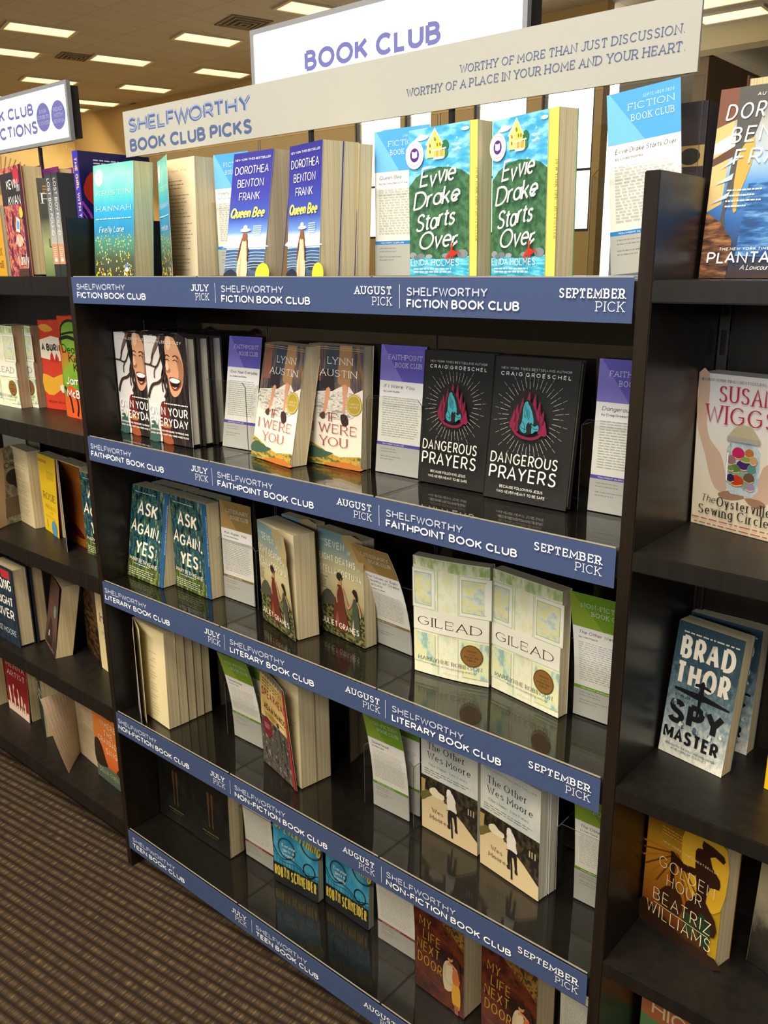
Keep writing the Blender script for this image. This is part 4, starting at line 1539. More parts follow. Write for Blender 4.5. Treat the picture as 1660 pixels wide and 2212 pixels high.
def A_sch(w, h):
    a = Art(w, h, print_mat('cover_coaster_sky', [(0.2, '#2a86b4'), (0.5, '#3a9ac4'), (0.8, '#58b0d4')], 'n', 0, (3, 3)))
    bk, yl = '#14181c', '#d8c24a'
    for cx, cy, rx, wd in ((.30, .44, .19, .0022), (.80, .31, .13, .0022), (.86, .62, .24, .0026)):
        a.ring(cx, cy, rx, wd, bk)
        a.ring(cx, cy, rx * .90, .0009, bk)
    a.line([(0, .42), (.1, .33), (.22, .30), (.4, .33), (.6, .30), (.75, .25), (1, .30)], .002, bk, 4)
    a.line([(0, .36), (.1, .29), (.25, .27), (.5, .29), (.7, .24), (1, .25)], .0012, bk, 4)
    for k in range(16):
        a.line([(k / 15, .23), (k / 15, .29)], .0007, bk)
    hand = Style(.13, .11, gap=.12, jit=.08)
    a.text('THE BEGINNING', .06, .86, .07, yl, hand, width=.85, rot=-.06)
    a.text('OF EVERYTHING', .05, .665, .13, yl, hand, width=1.02, rot=-.22, seed=3)
    a.text('Everyone', .21, .46, .035, W9, hand, width=.3)
    a.text('gets a', .24, .41, .035, W9, hand, width=.24)
    a.text('tragedy', .21, .36, .035, W9, hand, width=.28)
    a.rect(0, 0, 1, .235, bk)
    a.text('ROBYN SCHNEIDER', .03, .085, .13, yl, Style(.11, .10, gap=.10, jit=.07), width=.94, seed=4)
    return a


def A_life(w, h):
    a = Art(w, h, print_mat('cover_embers', [(0.2, '#200c09'), (0.45, '#48190f'), (0.6, '#5c2814'), (0.8, '#28100a')], 'n', 0, (2, 3)))
    a.poly([(.3, 1), (1, 1), (1, .72), (.85, .80), (.6, .88)], print_mat('cover_leaf_glow', [(0.3, '#3a2a10'), (0.5, '#8a6a2c'), (0.7, '#5c3a16')], 'n', 0, (14, 14)))
    gold = '#a8842e'
    st = Style(.085, .08, gap=.2)
    for t, v, x, ww in (('MY', .735, .10, .24), ('LIFE', .60, .17, .36), ('NEXT', .465, .05, .46), ('DOOR', .315, .06, .50)):
        a.text(t, x, v, .11, gold, st, width=ww, rot=-.05)
    a.poly([(.62, .20), (.585, .34), (.60, .46), (.66, .53), (.74, .53), (.80, .46), (.80, .34), (.76, .22)], '#b3a68a', 2)
    a.line([(.64, .48), (.62, .36), (.70, .29), (.82, .31)], .0055, '#a89a7c', 3)
    a.poly([(.78, .10), (.77, .26), (.80, .34), (.90, .34), (.94, .24), (.92, .06)], '#b98a2c', 2)
    a.poly([(.79, .33), (.78, .44), (.82, .50), (.89, .50), (.93, .42), (.91, .33)], '#a85c30', 2)
    a.line([(.86, .49), (.76, .52), (.68, .50)], .0045, '#b07a58', 3)
    a.poly([(.70, .545), (.76, .545), (.79, .57), (.78, .60), (.72, .60), (.69, .57)], '#b07a58', 2)
    a.ell(.735, .605, .058, .032, '#231610', 14)
    a.poly([(.80, .62), (.88, .62), (.93, .54), (.95, .42), (.92, .40), (.88, .50), (.82, .52), (.80, .56)], '#33190e', 2)
    a.poly([(.82, .10), (.86, .10), (.87, .0), (.83, .0)], '#8a5a40')
    a.poly([(.87, .10), (.90, .10), (.90, .0), (.87, .0)], '#8a5a40')
    a.text('Huntley Fitzpatrick', .1, .20, .03, '#6f5a3a', ITAL, width=.5, rot=-.2)
    return a


CARD = {'blue': ('#4a9ae0', '#6cb2ea', '#2e86d6', 'FICTION'), 'purple': ('#6058b4', '#8078c8', '#574fb0', 'FAITHPOINT'), 'tan': ('#94793f', '#b08c56', '#8a7a4a', 'LITERARY'),
        'green': ('#6f9a24', '#8aa634', '#6a9a2c', 'NON-FICTION'), 'white': ('#9a3a56', '#b86a80', '#8a3a52', 'TEEN')}


def A_card(w, h, th, month, title, by, low=.245):
    c0, c1, c2, club = CARD[th]
    a = Art(w, h, M('#f0efec', 0.45))
    a.rect(0, .725, 1, 1, c0)
    a.poly([(0, .725), (0, 1), (.04, 1), (.52, .725)], c1)
    a.text(month, .92, .945, .017, c1 if th != 'blue' else '#a9d2f2', WIDE, align='r', xs=.7)
    a.text(club, .92, .892, .036, '#eef2f8', SLABL, align='r', width=min(.74, .082 * len(club) + .05))
    a.text('BOOK CLUB', .92, .832, .036, '#eef2f8', SLABL, align='r', width=.58)
    if isinstance(title, str):
        title = [title]
    for i, t in enumerate(title):
        a.text(t, .10, .672 - i * .042, .027, '#3a3d42', SITAL, width=min(.84, .052 * len(t)))
    y0 = .672 - .042 * len(title)
    a.text(by, .10, y0 + .008, .015, '#3a3d42', SANS, width=min(.6, .026 * len(by)))
    n = int((y0 - .03 - low - .02) / .0178)
    a.grek(.09, .93, y0 - .03, .0178, n, '#c2c2c4', .30, len(by), .10)
    a.rect(0, low - .025, 1, low, c2)
    a.text('YOU MIGHT ALSO LIKE', .12, low - .018, .010, '#e8ecf2', BOLD, width=.5)
    a.rect(0, 0, 1, low - .025, '#b9b9b9')
    a.grek(.10, .5, low - .055, .022, 2, '#8f9092', .3, 7, .3)
    a.grek(.10, .6, low - .115, .022, 2, '#8f9092', .3, 8, .3)
    return a


def leaflet(label, x, y, z, spec, w=.092, h=.208, yaw=0.0, lean=0.0, curl=0.0, roll=0.0, group='book club leaflets'):
    """a printed slip standing in a pocket; curl bows it, positive brings its head forward"""
    art = A_card(w, h, *spec)
    tl, tr = math.tan(math.radians(lean)), math.tan(math.radians(roll))

    def fn(a, b, d):
        q = b / h
        return (a - b * tr, b * tl - d - curl * q * q, b * math.cos(math.radians(lean)) + a * tr - abs(curl) * .12 * q)
    bm = bmesh.new()
    mats = [art.base]
    sheet(bm, w, h, fn, 0.0006, 1, 10)
    tmp = bmesh.new()
    mm = []
    art.add_to(tmp, mm, lambda a, b, d: (a, b, d))
    if curl:
        for k in range(1, 10):
            bmesh.ops.bisect_plane(tmp, geom=tmp.verts[:] + tmp.edges[:] + tmp.faces[:], plane_co=(0, h * k / 10, 0), plane_no=(0, 1, 0))
    mp = {v: bm.verts.new(fn(v.co.x, v.co.y, v.co.z)) for v in tmp.verts}
    la, lb_ = tmp.loops.layers.uv['art'], bm.loops.layers.uv['art']
    for fc in tmp.faces:
        try:
            q = bm.faces.new([mp[v] for v in fc.verts])
        except ValueError:
            continue
        q.material_index = fc.material_index + 1
        for a_, b_ in zip(q.loops, fc.loops):
            a_[lb_].uv = b_[la].uv
    tmp.free()
    o = finish('leaflet', bm, mats + mm)
    o.location = (x, y, Z0 + z + 0.0008)
    o.rotation_euler = (0, 0, math.radians(yaw))
    return tag(o, label, 'leaflet', group)

# ------------------------------------------------------------------ side-bay covers


def A_plain(w, h, col, lines, st=SERIF, ink=W9, base=None):
    a = Art(w, h, base or M(col, 0.42))
    for t, u0, v, s, ww in lines:
        a.text(t, u0, v, s, ink, st, width=ww)
    return a


def A_kwan(w, h):
    a = Art(w, h, print_mat('cover_party', [(0.2, '#4a1a30'), (0.4, '#8a2f4c'), (0.55, '#d98a5a'), (0.7, '#6a2350'), (0.85, '#b8436a')], 'n', 0, (6, 7)))
    a.rect(0, .66, .92, .95, '#2e2a2c')
    a.poly([(.86, 0), (1, 0), (1, 1), (.9, 1)], '#3a1a34')
    a.rect(.62, .84, .88, .97, '#b83040')
    a.rect(.72, .77, .88, .83, '#8a8286')
    a.text('KEVIN', .28, .80, .085, W9, SANS, width=.52)
    a.text('KWAN', .30, .655, .085, W9, SANS, width=.56)
    a.poly([(.50, .42), (.68, .40), (.74, .52), (.58, .55)], '#e8d2c4')
    a.poly([(.55, .44), (.66, .43), (.69, .50), (.59, .52)], '#5a9fd0')
    a.ell(.82, .58, .08, .05, '#d8bf3a', 14)
    a.ell(.62, .33, .16, .06, '#d9a48a', 16)
    a.line([(.45, .30), (.55, .36), (.62, .28), (.72, .36), (.82, .30)], .003, '#f0d8e0', 4)
    a.text('Vanity', .42, .10, .12, W9, ITAL, width=.52)
    a.rect(.45, .0, .9, .07, '#4a3226')
    return a


def A_ruth(w, h):
    a = Art(w, h, print_mat('cover_moss', [(0, '#7d8f5c'), (0.3, '#b6bf86'), (0.5, '#8a8a6a'), (0.6, '#4a4a44'), (1, '#55524c')], 'v', .12, (6, 6)))
    a.grek(.08, .7, .91, .03, 3, '#b0863c', .5, 2, .1)
    a.text('RUTH', .05, .745, .105, W9, SERIF, width=.85)
    a.text('WARE', .25, .60, .105, W9, SERIF, width=.7)
    a.text('LYING', .1, .30, .09, '#20261c', THIN, width=.8)
    a.text('EYES', .3, .10, .09, '#e6ecd0', THIN, width=.6)
    return a


def S_spine(t, h, base, txt, ink, st=SANS, size=.5, v=.95, extra=None):
    a = Art(t, h, base if not isinstance(base, str) else M(base, 0.42))
    if extra:
        extra(a)
    a.text(txt, .28, v, size * t / h, ink, st, rot=-math.pi / 2, xs=1.0)
    return a


def A_girl(w, h):
    a = Art(w, h, M('#1c1450', 0.4))
    a.grek(.2, .9, .93, .025, 2, '#cfc8ee', .4, 3, .2)
    a.poly([(.04, .72), (.16, .84), (.30, .78), (.40, .66), (.24, .56), (.08, .62)], '#b02a20', 2)
    a.poly([(.2, .66), (.34, .74), (.44, .62), (.30, .52)], '#6a5a24', 2)
    a.poly([(.26, .86), (.40, .86), (.42, .70), (.34, .72)], '#d8b820', 2)
    a.line([(.0, .6), (.10, .50), (.16, .40), (.34, .46)], .006, '#9a3ab0', 4)
    a.line([(.0, .52), (.14, .36), (.16, .26)], .003, '#9a3ab0', 4)
    a.text('THE GIRL', .3, .24, .12, '#d0b428', BOLD, width=.65)
    a.text('WITH THE LOUDING VOICE', .1, .12, .05, '#d0b428', BOLD, width=.8)
    return a


def A_burn(w, h):
    a = Art(w, h, M('#d2402c', 0.42))
    a.poly([(0, .78), (.4, .83), (1, .79), (1, .58), (.5, .55), (0, .58)], '#efe4cc')
    a.poly([(.0, .93), (.25, .96), (.5, .90), (.2, .87)], '#e6a03c', 2)
    a.poly([(0, .40), (.35, .36), (.7, .42), (1, .36), (1, .22), (.6, .24), (.3, .16), (0, .20)], '#e8ac34', 2)
    a.poly([(.3, .55), (.38, .66), (.45, .56), (.52, .64), (.6, .54)], '#c0352a', 2)
    a.poly([(.55, .28), (.85, .30), (.9, .22), (.6, .2)], '#f3e8d2', 2)
    a.text('A BURNING', .05, .66, .085, '#2a2420', BOLD, width=.92)
    a.text('MEGHA MAJUMDAR', .1, .07, .03, '#8a2018', WIDE, width=.8)
    return a


def A_deacon(w, h):
    a = Art(w, h, print_mat('cover_deacon', [(0.2, '#4f8f28'), (0.45, '#8ab43a'), (0.6, '#c8742c'), (0.75, '#d8481f')], 'v', .5, (3, 3)))
    a.poly([(.05, 0), (1, 0), (1, .3), (.6, .25), (.3, .32), (.1, .28)], '#d65a24', 2)
    a.poly([(.08, .70), (.12, .93), (.5, .96), (.92, .9), (.95, .66), (.5, .62)], '#7fae34', 2)
    for p, wd in (([(.06, .72), (.12, .90), (.4, .96), (.8, .93)], .006), ([(.02, .77), (.3, .80), (.7, .77), (1, .80)], .008), ([(.1, .82), (.5, .85), (.9, .82)], .005), ([(.05, .30), (.2, .20), (.25, .05)], .007), ([(.4, .26), (.45, .12), (.4, .02)], .007), ([(.7, .3), (.75, .1)], .007)):
        a.line(p, wd, '#1c1c18', 4)
    hs = Style(.13, .11, gap=.12, jit=.05)
    for t, v, u0, ww in (('Deacon', .64, .08, .80), ('King', .55, .28, .5), ('Kong', .46, .42, .5)):
        a.text(t, u0, v, .085, '#20301a', hs, width=ww)
    a.text('James', .12, .33, .085, W9, Style(.17, .15, gap=.12), width=.7)
    a.text('McBride', .12, .20, .085, W9, Style(.17, .15, gap=.12), width=.8)
    return a


def A_mort(w, h):
    a = Art(w, h, print_mat('cover_grey_house', [(0.2, '#7a7460'), (0.45, '#a39c84'), (0.6, '#8a7f6c'), (0.8, '#5c584c')], 'n', 0, (5, 8)))
    a.text('KATE', .35, .85, .055, '#2c2c28', SANS, width=.4)
    a.text('MORTON', .15, .75, .075, '#2c2c28', SANS, width=.8)
    a.ell(.55, .62, .24, .11, '#231d1a')
    a.poly([(.45, .54), (.68, .54), (.58, .44)], '#231d1a')
    a.rect(.1, .1, .9, .36, '#6e5c4c')
    return a


def A_rosie(w, h):
    a = Art(w, h, M('#e6bf1c', 0.42))
    a.rect(.0, .90, .5, .94, '#c98a1e')
    a.grek(.45, .9, .80, .022, 5, '#8a7a2a', .3, 3, .1)
    a.text('ROSIE', .12, .43, .095, '#4a3a18', SERIF, width=.78)
    a.text('PROJECT', .2, .315, .05, '#a8862a', SERIF, width=.68)
    a.text('A NOVEL', .5, .27, .018, '#b0442a', SANS, width=.2)
    a.text('GRAEME SIMSION', .14, .20, .02, '#9a8a4a', SANS, width=.7)
    a.line([(.22, .05), (.22, .16)], .002, '#6a5a20')
    a.ell(.70, .085, .19, None, '#4f94b8', 28)
    return a


def A_flap(w, h):
    a = Art(w, h, print_mat('cover_rust', [(0.2, '#5a3a3a'), (0.45, '#8a5c4a'), (0.6, '#6a4a58'), (0.8, '#a8764a')], 'n', 0, (4, 4)))
    return a


def P_rust(w, h):
    a = Art(w, h, M('#8a5018', 0.6))
    a.rect(0, 0, 1, 1, print_mat('page_rust', [(0, '#9a5a1a'), (0.5, '#7a4012'), (1, '#8f5216')], 'v', .1, (3, 3)))
    a.poly([(.3, .34), (.5, .26), (.75, .20), (.95, .12), (.8, .10), (.5, .12), (.3, .2)], '#4a1418', 2)
    return a


def A_river(w, h):
    a = Art(w, h, print_mat('cover_river', [(0.2, '#18242e'), (0.5, '#26384a'), (0.8, '#1a1e26')], 'n', 0, (4, 4)))
    hs = Style(.17, .13, gap=.1, jit=.05)
    a.text('LONG', .3, .70, .15, W9, hs, width=.62)
    a.text('BRIGHT', .12, .50, .12, W9, hs, width=.8)
    a.text('RIVER', .15, .33, .13, W9, hs, width=.76)
    a.text('LIZ MOORE', .12, .12, .075, '#b8c4d0', SANS, width=.78)
    a.rect(.55, .86, .92, .97, '#b03038')
    return a


def A_water(w, h):
    a = Art(w, h, print_mat('cover_plum', [(0, '#2e211e'), (0.5, '#5c4038'), (1, '#4a352c')], 'v', .2, (3, 3)))
    a.text('THE WATER', .1, .62, .07, '#a8645c', SERIF, width=.8)
    a.text('DANCER', .1, .52, .07, '#a8645c', SERIF, width=.75)
    a.ell(.72, .60, .13, .085, '#5f8f82', 24)
    a.poly([(.1, .08), (.3, .40), (.42, .44), (.6, .3), (.56, .05)], '#2a1a1a', 2)
    a.rect(.3, .18, .36, .26, '#e2d8c8')
    a.text('TA-NEHISI COATES', .08, .04, .03, '#c89888', SANS, width=.8)
    return a


def A_night(w, h):
    return Art(w, h, print_mat('cover_brown_streaks', [(0.2, '#1a120c'), (0.45, '#3a2818'), (0.6, '#6a4a24'), (0.75, '#241a12')], 'n', 0, (3, 9)))


def A_in(w, h):
    a = Art(w, h, M('#e0cf9c', 0.5))
    a.text('In Five', .12, .62, .13, '#2a2a2e', Style(.08, .08, slant=.1, gap=.1), width=.8)
    a.text('Years', .25, .30, .16, '#2a2a3a', Style(.09, .08, slant=.1, gap=.1), width=.65)
    a.grek(.15, .7, .50, .02, 2, '#b0a27a', .4, 4, .1)
    a.text('REBECCA SERLE', .3, .1, .03, '#a89a70', SANS, width=.5)
    return a


def A_henna(w, h):
    a = Art(w, h, print_mat('cover_crimson', [(0, '#a83a30'), (0.5, '#7a1620'), (1, '#8a1a22')], 'v', .2, (5, 5)))
    a.text('THE', .3, .88, .04, W9, ROMAN, width=.3)
    a.text('HENNA', .12, .76, .085, '#efd8c8', ROMAN, width=.78)
    a.text('ARTIST', .12, .62, .085, '#efd8c8', ROMAN, width=.78)
    rose = '#e8cfc0'
    for x, hh in ((.14, .42), (.34, .48), (.52, .44), (.68, .36), (.82, .28)):
        a.poly([(x - .03, .1), (x - .035, hh - .05), (x, hh), (x + .035, hh - .05), (x + .04, .1)], rose, 2)
    a.ell(.42, .34, .10, .10, '#8a1a22', 18)
    a.rect(0, 0, 1, .14, rose)
    for k in range(9):
        a.line([(.08 + k * .1, .10), (.1 + k * .1, .2)], .0025, '#6a1a1c')
    return a


def A_green(w, h):
    a = Art(w, h, M('#1d2a26', 0.42))
    a.text('THE LAST', .1, .55, .1, '#d8e0da', BOLD, width=.8)
    a.text('FLIGHT', .2, .42, .1, '#d8e0da', BOLD, width=.7)
    return a


def A_craw(w, h):
    a = Art(w, h, print_mat('cover_sunset', [(0, '#4f5a4c'), (0.21, '#56624f'), (0.235, '#c25a26'), (0.5, '#d87832'), (1, '#d9823a')], 'v', .02, (5, 5)))
    a.grek(.1, .9, .95, .03, 2, '#5a2e14', .6, 3, .1)
    st = Style(.10, .09, gap=.3)
    for t, v, u0, ww in (('WHERE', .78, .30, .60), ('THE', .66, .42, .34), ('CRAWDADS', .55, .18, .80), ('SING', .42, .45, .46)):
        a.text(t, u0, v, .078, '#ffe9d0', st, width=ww)
    a.poly([(0, .20), (0, .50), (.12, .56), (.26, .50), (.34, .40), (.40, .30), (.44, .22)], '#2a2018', 3)
    a.poly([(.8, .22), (.9, .30), (1, .32), (1, .2)], '#3a2418', 3)
    a.text('DELIA OWENS', .12, .10, .06, '#b8c0b0', st, width=.84)
    return a


def A_plant(w, h):
    a = Art(w, h, print_mat('cover_dock', [(0, '#3a2a20'), (0.15, '#2a3a56'), (0.3, '#2c5a9a'), (0.5, '#4a86c4'), (0.62, '#9fb8cc'), (0.8, '#a8a8a4'), (1, '#4a4038')], 'v', .06, (4, 10)))
    a.poly([(0, .36), (0, 1), (.16, 1), (.14, .62), (.12, .40)], '#c9ad74')
    a.poly([(.0, .80), (.0, 1), (.22, 1), (.18, .84)], '#6e4434')
    a.poly([(0, .72), (.2, .78), (.3, .76), (.28, .70), (0, .66)], '#e6dccc')
    a.poly([(0, .64), (.24, .72), (.22, .66), (0, .60)], '#5a3a2c')
    a.poly([(.16, 1), (.44, 1), (.36, .80), (.24, .56), (.16, .35), (.2, .2), (.1, .1), (.14, .4), (.18, .7)], '#4c4a48')
    a.poly([(.22, .66), (.34, .74), (.34, .60), (.27, .45), (.26, .36), (.22, .38)], '#c09a4a', 2)
    a.poly([(.42, 1), (1, 1), (1, .70), (.62, .64), (.50, .70), (.52, .80)], '#5a3426')
    a.poly([(.5, .86), (.66, .88), (.62, .74), (.48, .66), (.42, .70)], '#aab2ba', 2)
    a.poly([(.50, .72), (.62, .78), (.78, .70), (.80, .50), (.72, .40), (.60, .48), (.54, .46), (.56, .56)], '#5a3022', 2)
    a.poly([(.56, .54), (.60, .44), (.57, .43), (.54, .48)], '#d88a5a', 2)
    wv = print_mat('cover_ripples', [(0.2, '#1f4478'), (0.5, '#2c62a2'), (0.85, '#6d9cc8')], 'n', 0, (4, 26))
    a.poly([(.30, .12), (.34, .50), (1, .52), (1, .10)], wv)
    a.poly([(0, 0), (0, .36), (.14, .30), (.26, .20), (.24, .0)], print_mat('cover_rust_ripples', [(0.2, '#2e1f18'), (0.5, '#664028'), (0.85, '#a4744a')], 'n', 0, (5, 28)))
    for p in ([(.07, .58), (.24, .66), (.23, .63)], [(.04, .50), (.20, .56), (.19, .525)], [(.02, .40), (.19, .465), (.17, .43)]):
        a.poly(p, '#aebfca')
    a.text('AUTHOR OF QUEEN BEE', .32, .945, .016, W9, Style(.14, gap=.3, slant=.12), width=.6)
    st = Style(.115, .105, gap=.26, slant=.14)
    a.text('DOROTHEA', .07, .835, .082, '#ffffff', st, width=.88)
    a.text('BENTON', .13, .715, .082, '#ffffff', st, width=.76)
    a.text('FRANK', .18, .600, .082, '#ffffff', st, width=.68)
    for i, ww in enumerate((.30, .24, .30, .18)):
        a.grek(.16, .16 + ww, .465 - i * .028, .02, 1, '#e6e4e0', .38, i + 2, 0)
    a.ell(.86, .27, .15, None, '#f4f6fb', 32)
    for i, t in enumerate(('SPECIAL', 'VALUE', 'PRICE')):
        a.text(t, .74, .305 - i * .036, .021, '#7f95c8', SANS, width=.24 - .03 * abs(i - 0))
    a.text('THE NEW YORK TIMES BESTSELLER', .16, .150, .015, W9, Style(.15, gap=.3, slant=.12), width=.74)
    a.text('PLANTATION', .06, .080, .062, '#ffffff', Style(.15, .14, gap=.16, slant=.04), width=.88)
    a.text('A Lowcountry Tale', .36, .045, .026, W9, Style(.1, .08, slant=.3, gap=.03), width=.42)
    return a


def A_oyst(w, h):
    a = Art(w, h, print_mat('cover_linen', [(0, '#e0d0ac'), (0.4, '#e4d9c4'), (0.75, '#dcd8d4'), (1, '#e2dcd6')], 'v', .1, (3, 2)))
    sk, sd = '#ccac94', '#9c7860'
    a.poly([(.0, 1), (.12, 1), (.13, .80), (.12, .68), (.17, .58), (.30, .50), (.36, .40), (.40, .30), (.36, .25), (.26, .27), (.18, .36), (.12, .48), (.04, .60), (.0, .70)], sk, 2)
    a.poly([(.30, .24), (.42, .27), (.55, .28), (.60, .24), (.46, .21), (.34, .21)], sd, 2)
    a.poly([(1, .62), (.86, .50), (.78, .46), (.74, .38), (.70, .30), (.66, .27), (.60, .24), (.72, .19), (.86, .24), (1, .34)], sk, 2)
    a.poly([(.60, .24), (.72, .19), (.84, .22), (.76, .25)], sd, 2)
    gl = print_mat('cover_jar', [(0.25, '#9fb4bc'), (0.5, '#c4d0d2'), (0.7, '#8aa08a')], 'n', 0, (4, 4))
    a.poly([(.38, .30), (.37, .54), (.42, .60), (.68, .60), (.74, .54), (.74, .30), (.68, .255), (.44, .255)], gl, 1)
    for x, v, rx, ry, c in ((.50, .52, .07, .04, '#c0245a'), (.62, .53, .05, .03, '#b86a3a'), (.43, .47, .05, .035, '#9a6a70'), (.57, .45, .08, .035, '#43286a'), (.48, .42, .06, .03, '#5f7a3a'), (.66, .43, .05, .04, '#5a8a86'), (.64, .375, .06, .035, '#6a5240'), (.50, .345, .085, .038, '#c23c1e'), (.66, .32, .05, .028, '#9a86a4'), (.44, .355, .045, .03, '#2c2450'), (.60, .49, .06, .02, '#8a9a4a'), (.68, .49, .04, .03, '#c49a6a'), (.44, .42, .04, .02, '#6a8a4a')):
        a.ell(x, v, rx, ry, c, 16)
        a.ell(x + rx * .2, v - ry * .1, rx * .5, ry * .45, c, 10)
        a.line([(x - rx * .9, v - ry * .5), (x, v - ry * .85), (x + rx * .9, v - ry * .45)], .0012, '#d8c48a', 3)
    a.poly([(.40, .60), (.41, .645), (.50, .70), (.62, .70), (.71, .645), (.72, .60)], '#b9ae8c', 2)
    a.poly([(.38, .595), (.74, .595), (.74, .625), (.38, .625)], '#a8a294')
    a.line([(.40, .52), (.40, .34)], .002, '#eef4f4')
    a.text('#1 NEW YORK TIMES BESTSELLING AUTHOR', .05, .955, .017, '#4a4644', SERIF, width=.9)
    rd = '#b5203c'
    a.text('SUSAN', .26, .83, .105, rd, Style(.11, .045, .10, .03, gap=.18), width=.60)
    a.text('WIGGS', .12, .695, .115, rd, Style(.11, .045, .10, .03, gap=.18), width=.78)
    dk = '#2e2a28'
    a.text('The', .12, .17, .052, dk, ITAL, xs=.95)
    a.text('Oysterville', .31, .155, .068, dk, SERIF, width=.60)
    a.text('Sewing Circle', .10, .085, .068, dk, SERIF, width=.80)
    a.grek(.03, .97, .052, .02, 1, '#b05a50', .4, 3, 0)
    a.grek(.06, .97, .022, .02, 1, '#b05a50', .4, 4, 0)
    return a


def A_spy(w, h):
    sn = print_mat('cover_snow_forest', [(0.10, '#1d2c36'), (0.38, '#3f5866'), (0.52, '#7f949a'), (0.66, '#c8ccc4'), (0.9, '#e0dfd4')], 'n', 0, (13, 16), 6)
    a = Art(w, h, print_mat('cover_forest_fade', [(0, '#dcdacc'), (0.2, '#a8b2b0'), (0.45, '#6a8088'), (0.7, '#35505c'), (1, '#2c4450')], 'v', .9, (15, 18), 6))
    a.grek(.1, .95, .925, .02, 1, '#d8d8d0', .5, 3, .02)
    wt, bk = '#f1e9d8', '#17191e'
    bs = Style(.19, .17, gap=.14)
    a.text('BRAD', .09, .735, .175, wt, bs, width=.83)
    a.text('THOR', .07, .54, .175, wt, bs, width=.84)
    a.poly([(.10, .515), (.46, .52), (.50, .56), (.56, .52), (.95, .485), (.95, .47), (.58, .475), (.545, .47), (.50, .47), (.10, .495)], bk)
    a.poly([(.48, .60), (.485, .33), (.515, .33), (.55, .60), (.515, .62)], bk)
    a.poly([(.40, .585), (.50, .60), (.65, .575), (.65, .56), (.52, .57), (.40, .565)], bk)
    a.text('A THRILLER', .12, .45, .02, bk, SANS, width=.24)
    a.text('SPY', .06, .245, .185, bk, Style(.24, .21, gap=.10), width=.86)
    a.text('MASTER', .04, .115, .105, bk, Style(.21, .19, gap=.10), width=.86)
    for x, v, rr in ((.13, .40, .045), (.30, .25, .05), (.62, .40, .03), (.52, .245, .05), (.74, .24, .04), (.9, .28, .03)):
        a.ell(x, v, rr, rr * .6, sn, 9)
    a.text('REINVENTING THE COLD WAR THRILLER FOR', .1, .075, .015, '#2a3a46', SANS, width=.78)
    a.text('A NEW ERA OF CONFLICT', .2, .05, .015, '#2a3a46', SANS, width=.56)
    return a


def A_gold(w, h):
    a = Art(w, h, print_mat('cover_golden', [(0, '#2a1a0e'), (0.12, '#4a2a10'), (0.3, '#96541a'), (0.55, '#b0761e'), (0.8, '#a87a20'), (1, '#7a4c14')], 'v', .2, (3, 3)))
    a.poly([(.5, 1), (1, 1), (1, .5), (.7, .45), (.5, .62)], '#d4a62a', 3)
    for k in range(12):
        an = math.radians(188 + k * 11)
        a.line([(.42, .74), (.42 + .55 * math.cos(an), .74 + .36 * math.sin(an))], .0025, '#6a3c10' if k % 2 else '#a8641a')
    bk = '#2e150c'
    a.poly([(.72, .97), (.98, .94), (.98, .88), (.88, .90), (.80, .86), (.74, .88)], bk, 2)
    a.poly([(.66, .70), (.64, .86), (.70, .90), (.80, .90), (.86, .80), (.96, .74), (.96, .66), (.86, .64), (.82, .50), (.95, .40), (.96, .26), (.60, .24), (.58, .40), (.70, .52)], bk, 2)
    a.poly([(.66, .66), (.50, .64), (.38, .68), (.33, .73), (.37, .74), (.52, .70), (.66, .72)], bk, 2)
    a.poly([(.34, .73), (.36, .50), (.40, .40), (.44, .42), (.40, .56), (.40, .72)], bk, 2)
    a.poly([(.2, .30), (.3, .42), (.46, .46), (.55, .36), (.5, .24), (.3, .24)], '#3c2210', 2)
    a.poly([(.78, .40), (.92, .30), (.88, .12), (.80, .14), (.74, .26)], '#20341e', 2)
    a.poly([(.55, .32), (.70, .30), (.72, .18), (.60, .16)], '#2e3a1e', 2)
    a.poly([(0, 0), (1, 0), (1, .10), (.6, .08), (.3, .16), (.1, .20), (0, .2)], '#2a1a10', 2)
    a.grek(.2, .7, .90, .025, 3, '#d8a850', .25, 3, .2)
    a.text('NEW YORK TIMES BESTSELLER', .22, .775, .016, '#f0dca0', WIDE, width=.72)
    a.text('the', .5, .70, .035, '#e8cf8a', ITAL, xs=.8)
    ink = '#f2e6bf'
    st = Style(.06, .055, gap=.24)
    a.text('GOLDEN', .20, .565, .095, ink, st, width=.72)
    a.text('HOUR', .32, .44, .095, ink, st, width=.46)
    a.text('BEATRIZ', .16, .26, .105, ink, st, width=.76)
    a.text('WILLIAMS', .08, .125, .105, ink, st, width=.86)
    a.rect(.18, .236, .9, .240, ink)
    return a


def A_war(w, h):
    a = Art(w, h, print_mat('cover_war', [(0, '#1c1a18'), (0.3, '#3a342e'), (0.45, '#8f8670'), (0.7, '#b0a684'), (1, '#a59a74')], 'v', .4, (5, 5)))
    a.text('WAR AND', .14, .80, .09, '#1e1c1a', BOLD, width=.8)
    a.text('THE NIGHT', .12, .70, .06, '#2a2826', SANS, width=.75)
    for i in range(5):
        a.text(('VERONICA', 'JONES', 'TRACY', 'CARTER', 'ANDREW')[i], .3, .30 - i * .055, .032, '#c8c0ac', BOLD, width=.4)
    return a


def A_high(w, h):
    a = Art(w, h, M('#5f8a5c', 0.42))
    a.poly([(0, .70), (0, 1), (1, 1), (1, .62), (.4, .70)], '#b06a44')
    a.text('HIGH', .15, .76, .16, '#e0cfa8', SANS, width=.7)
    a.text('TIDE', .2, .40, .16, '#e0cfa8', SANS, width=.6)
    return a


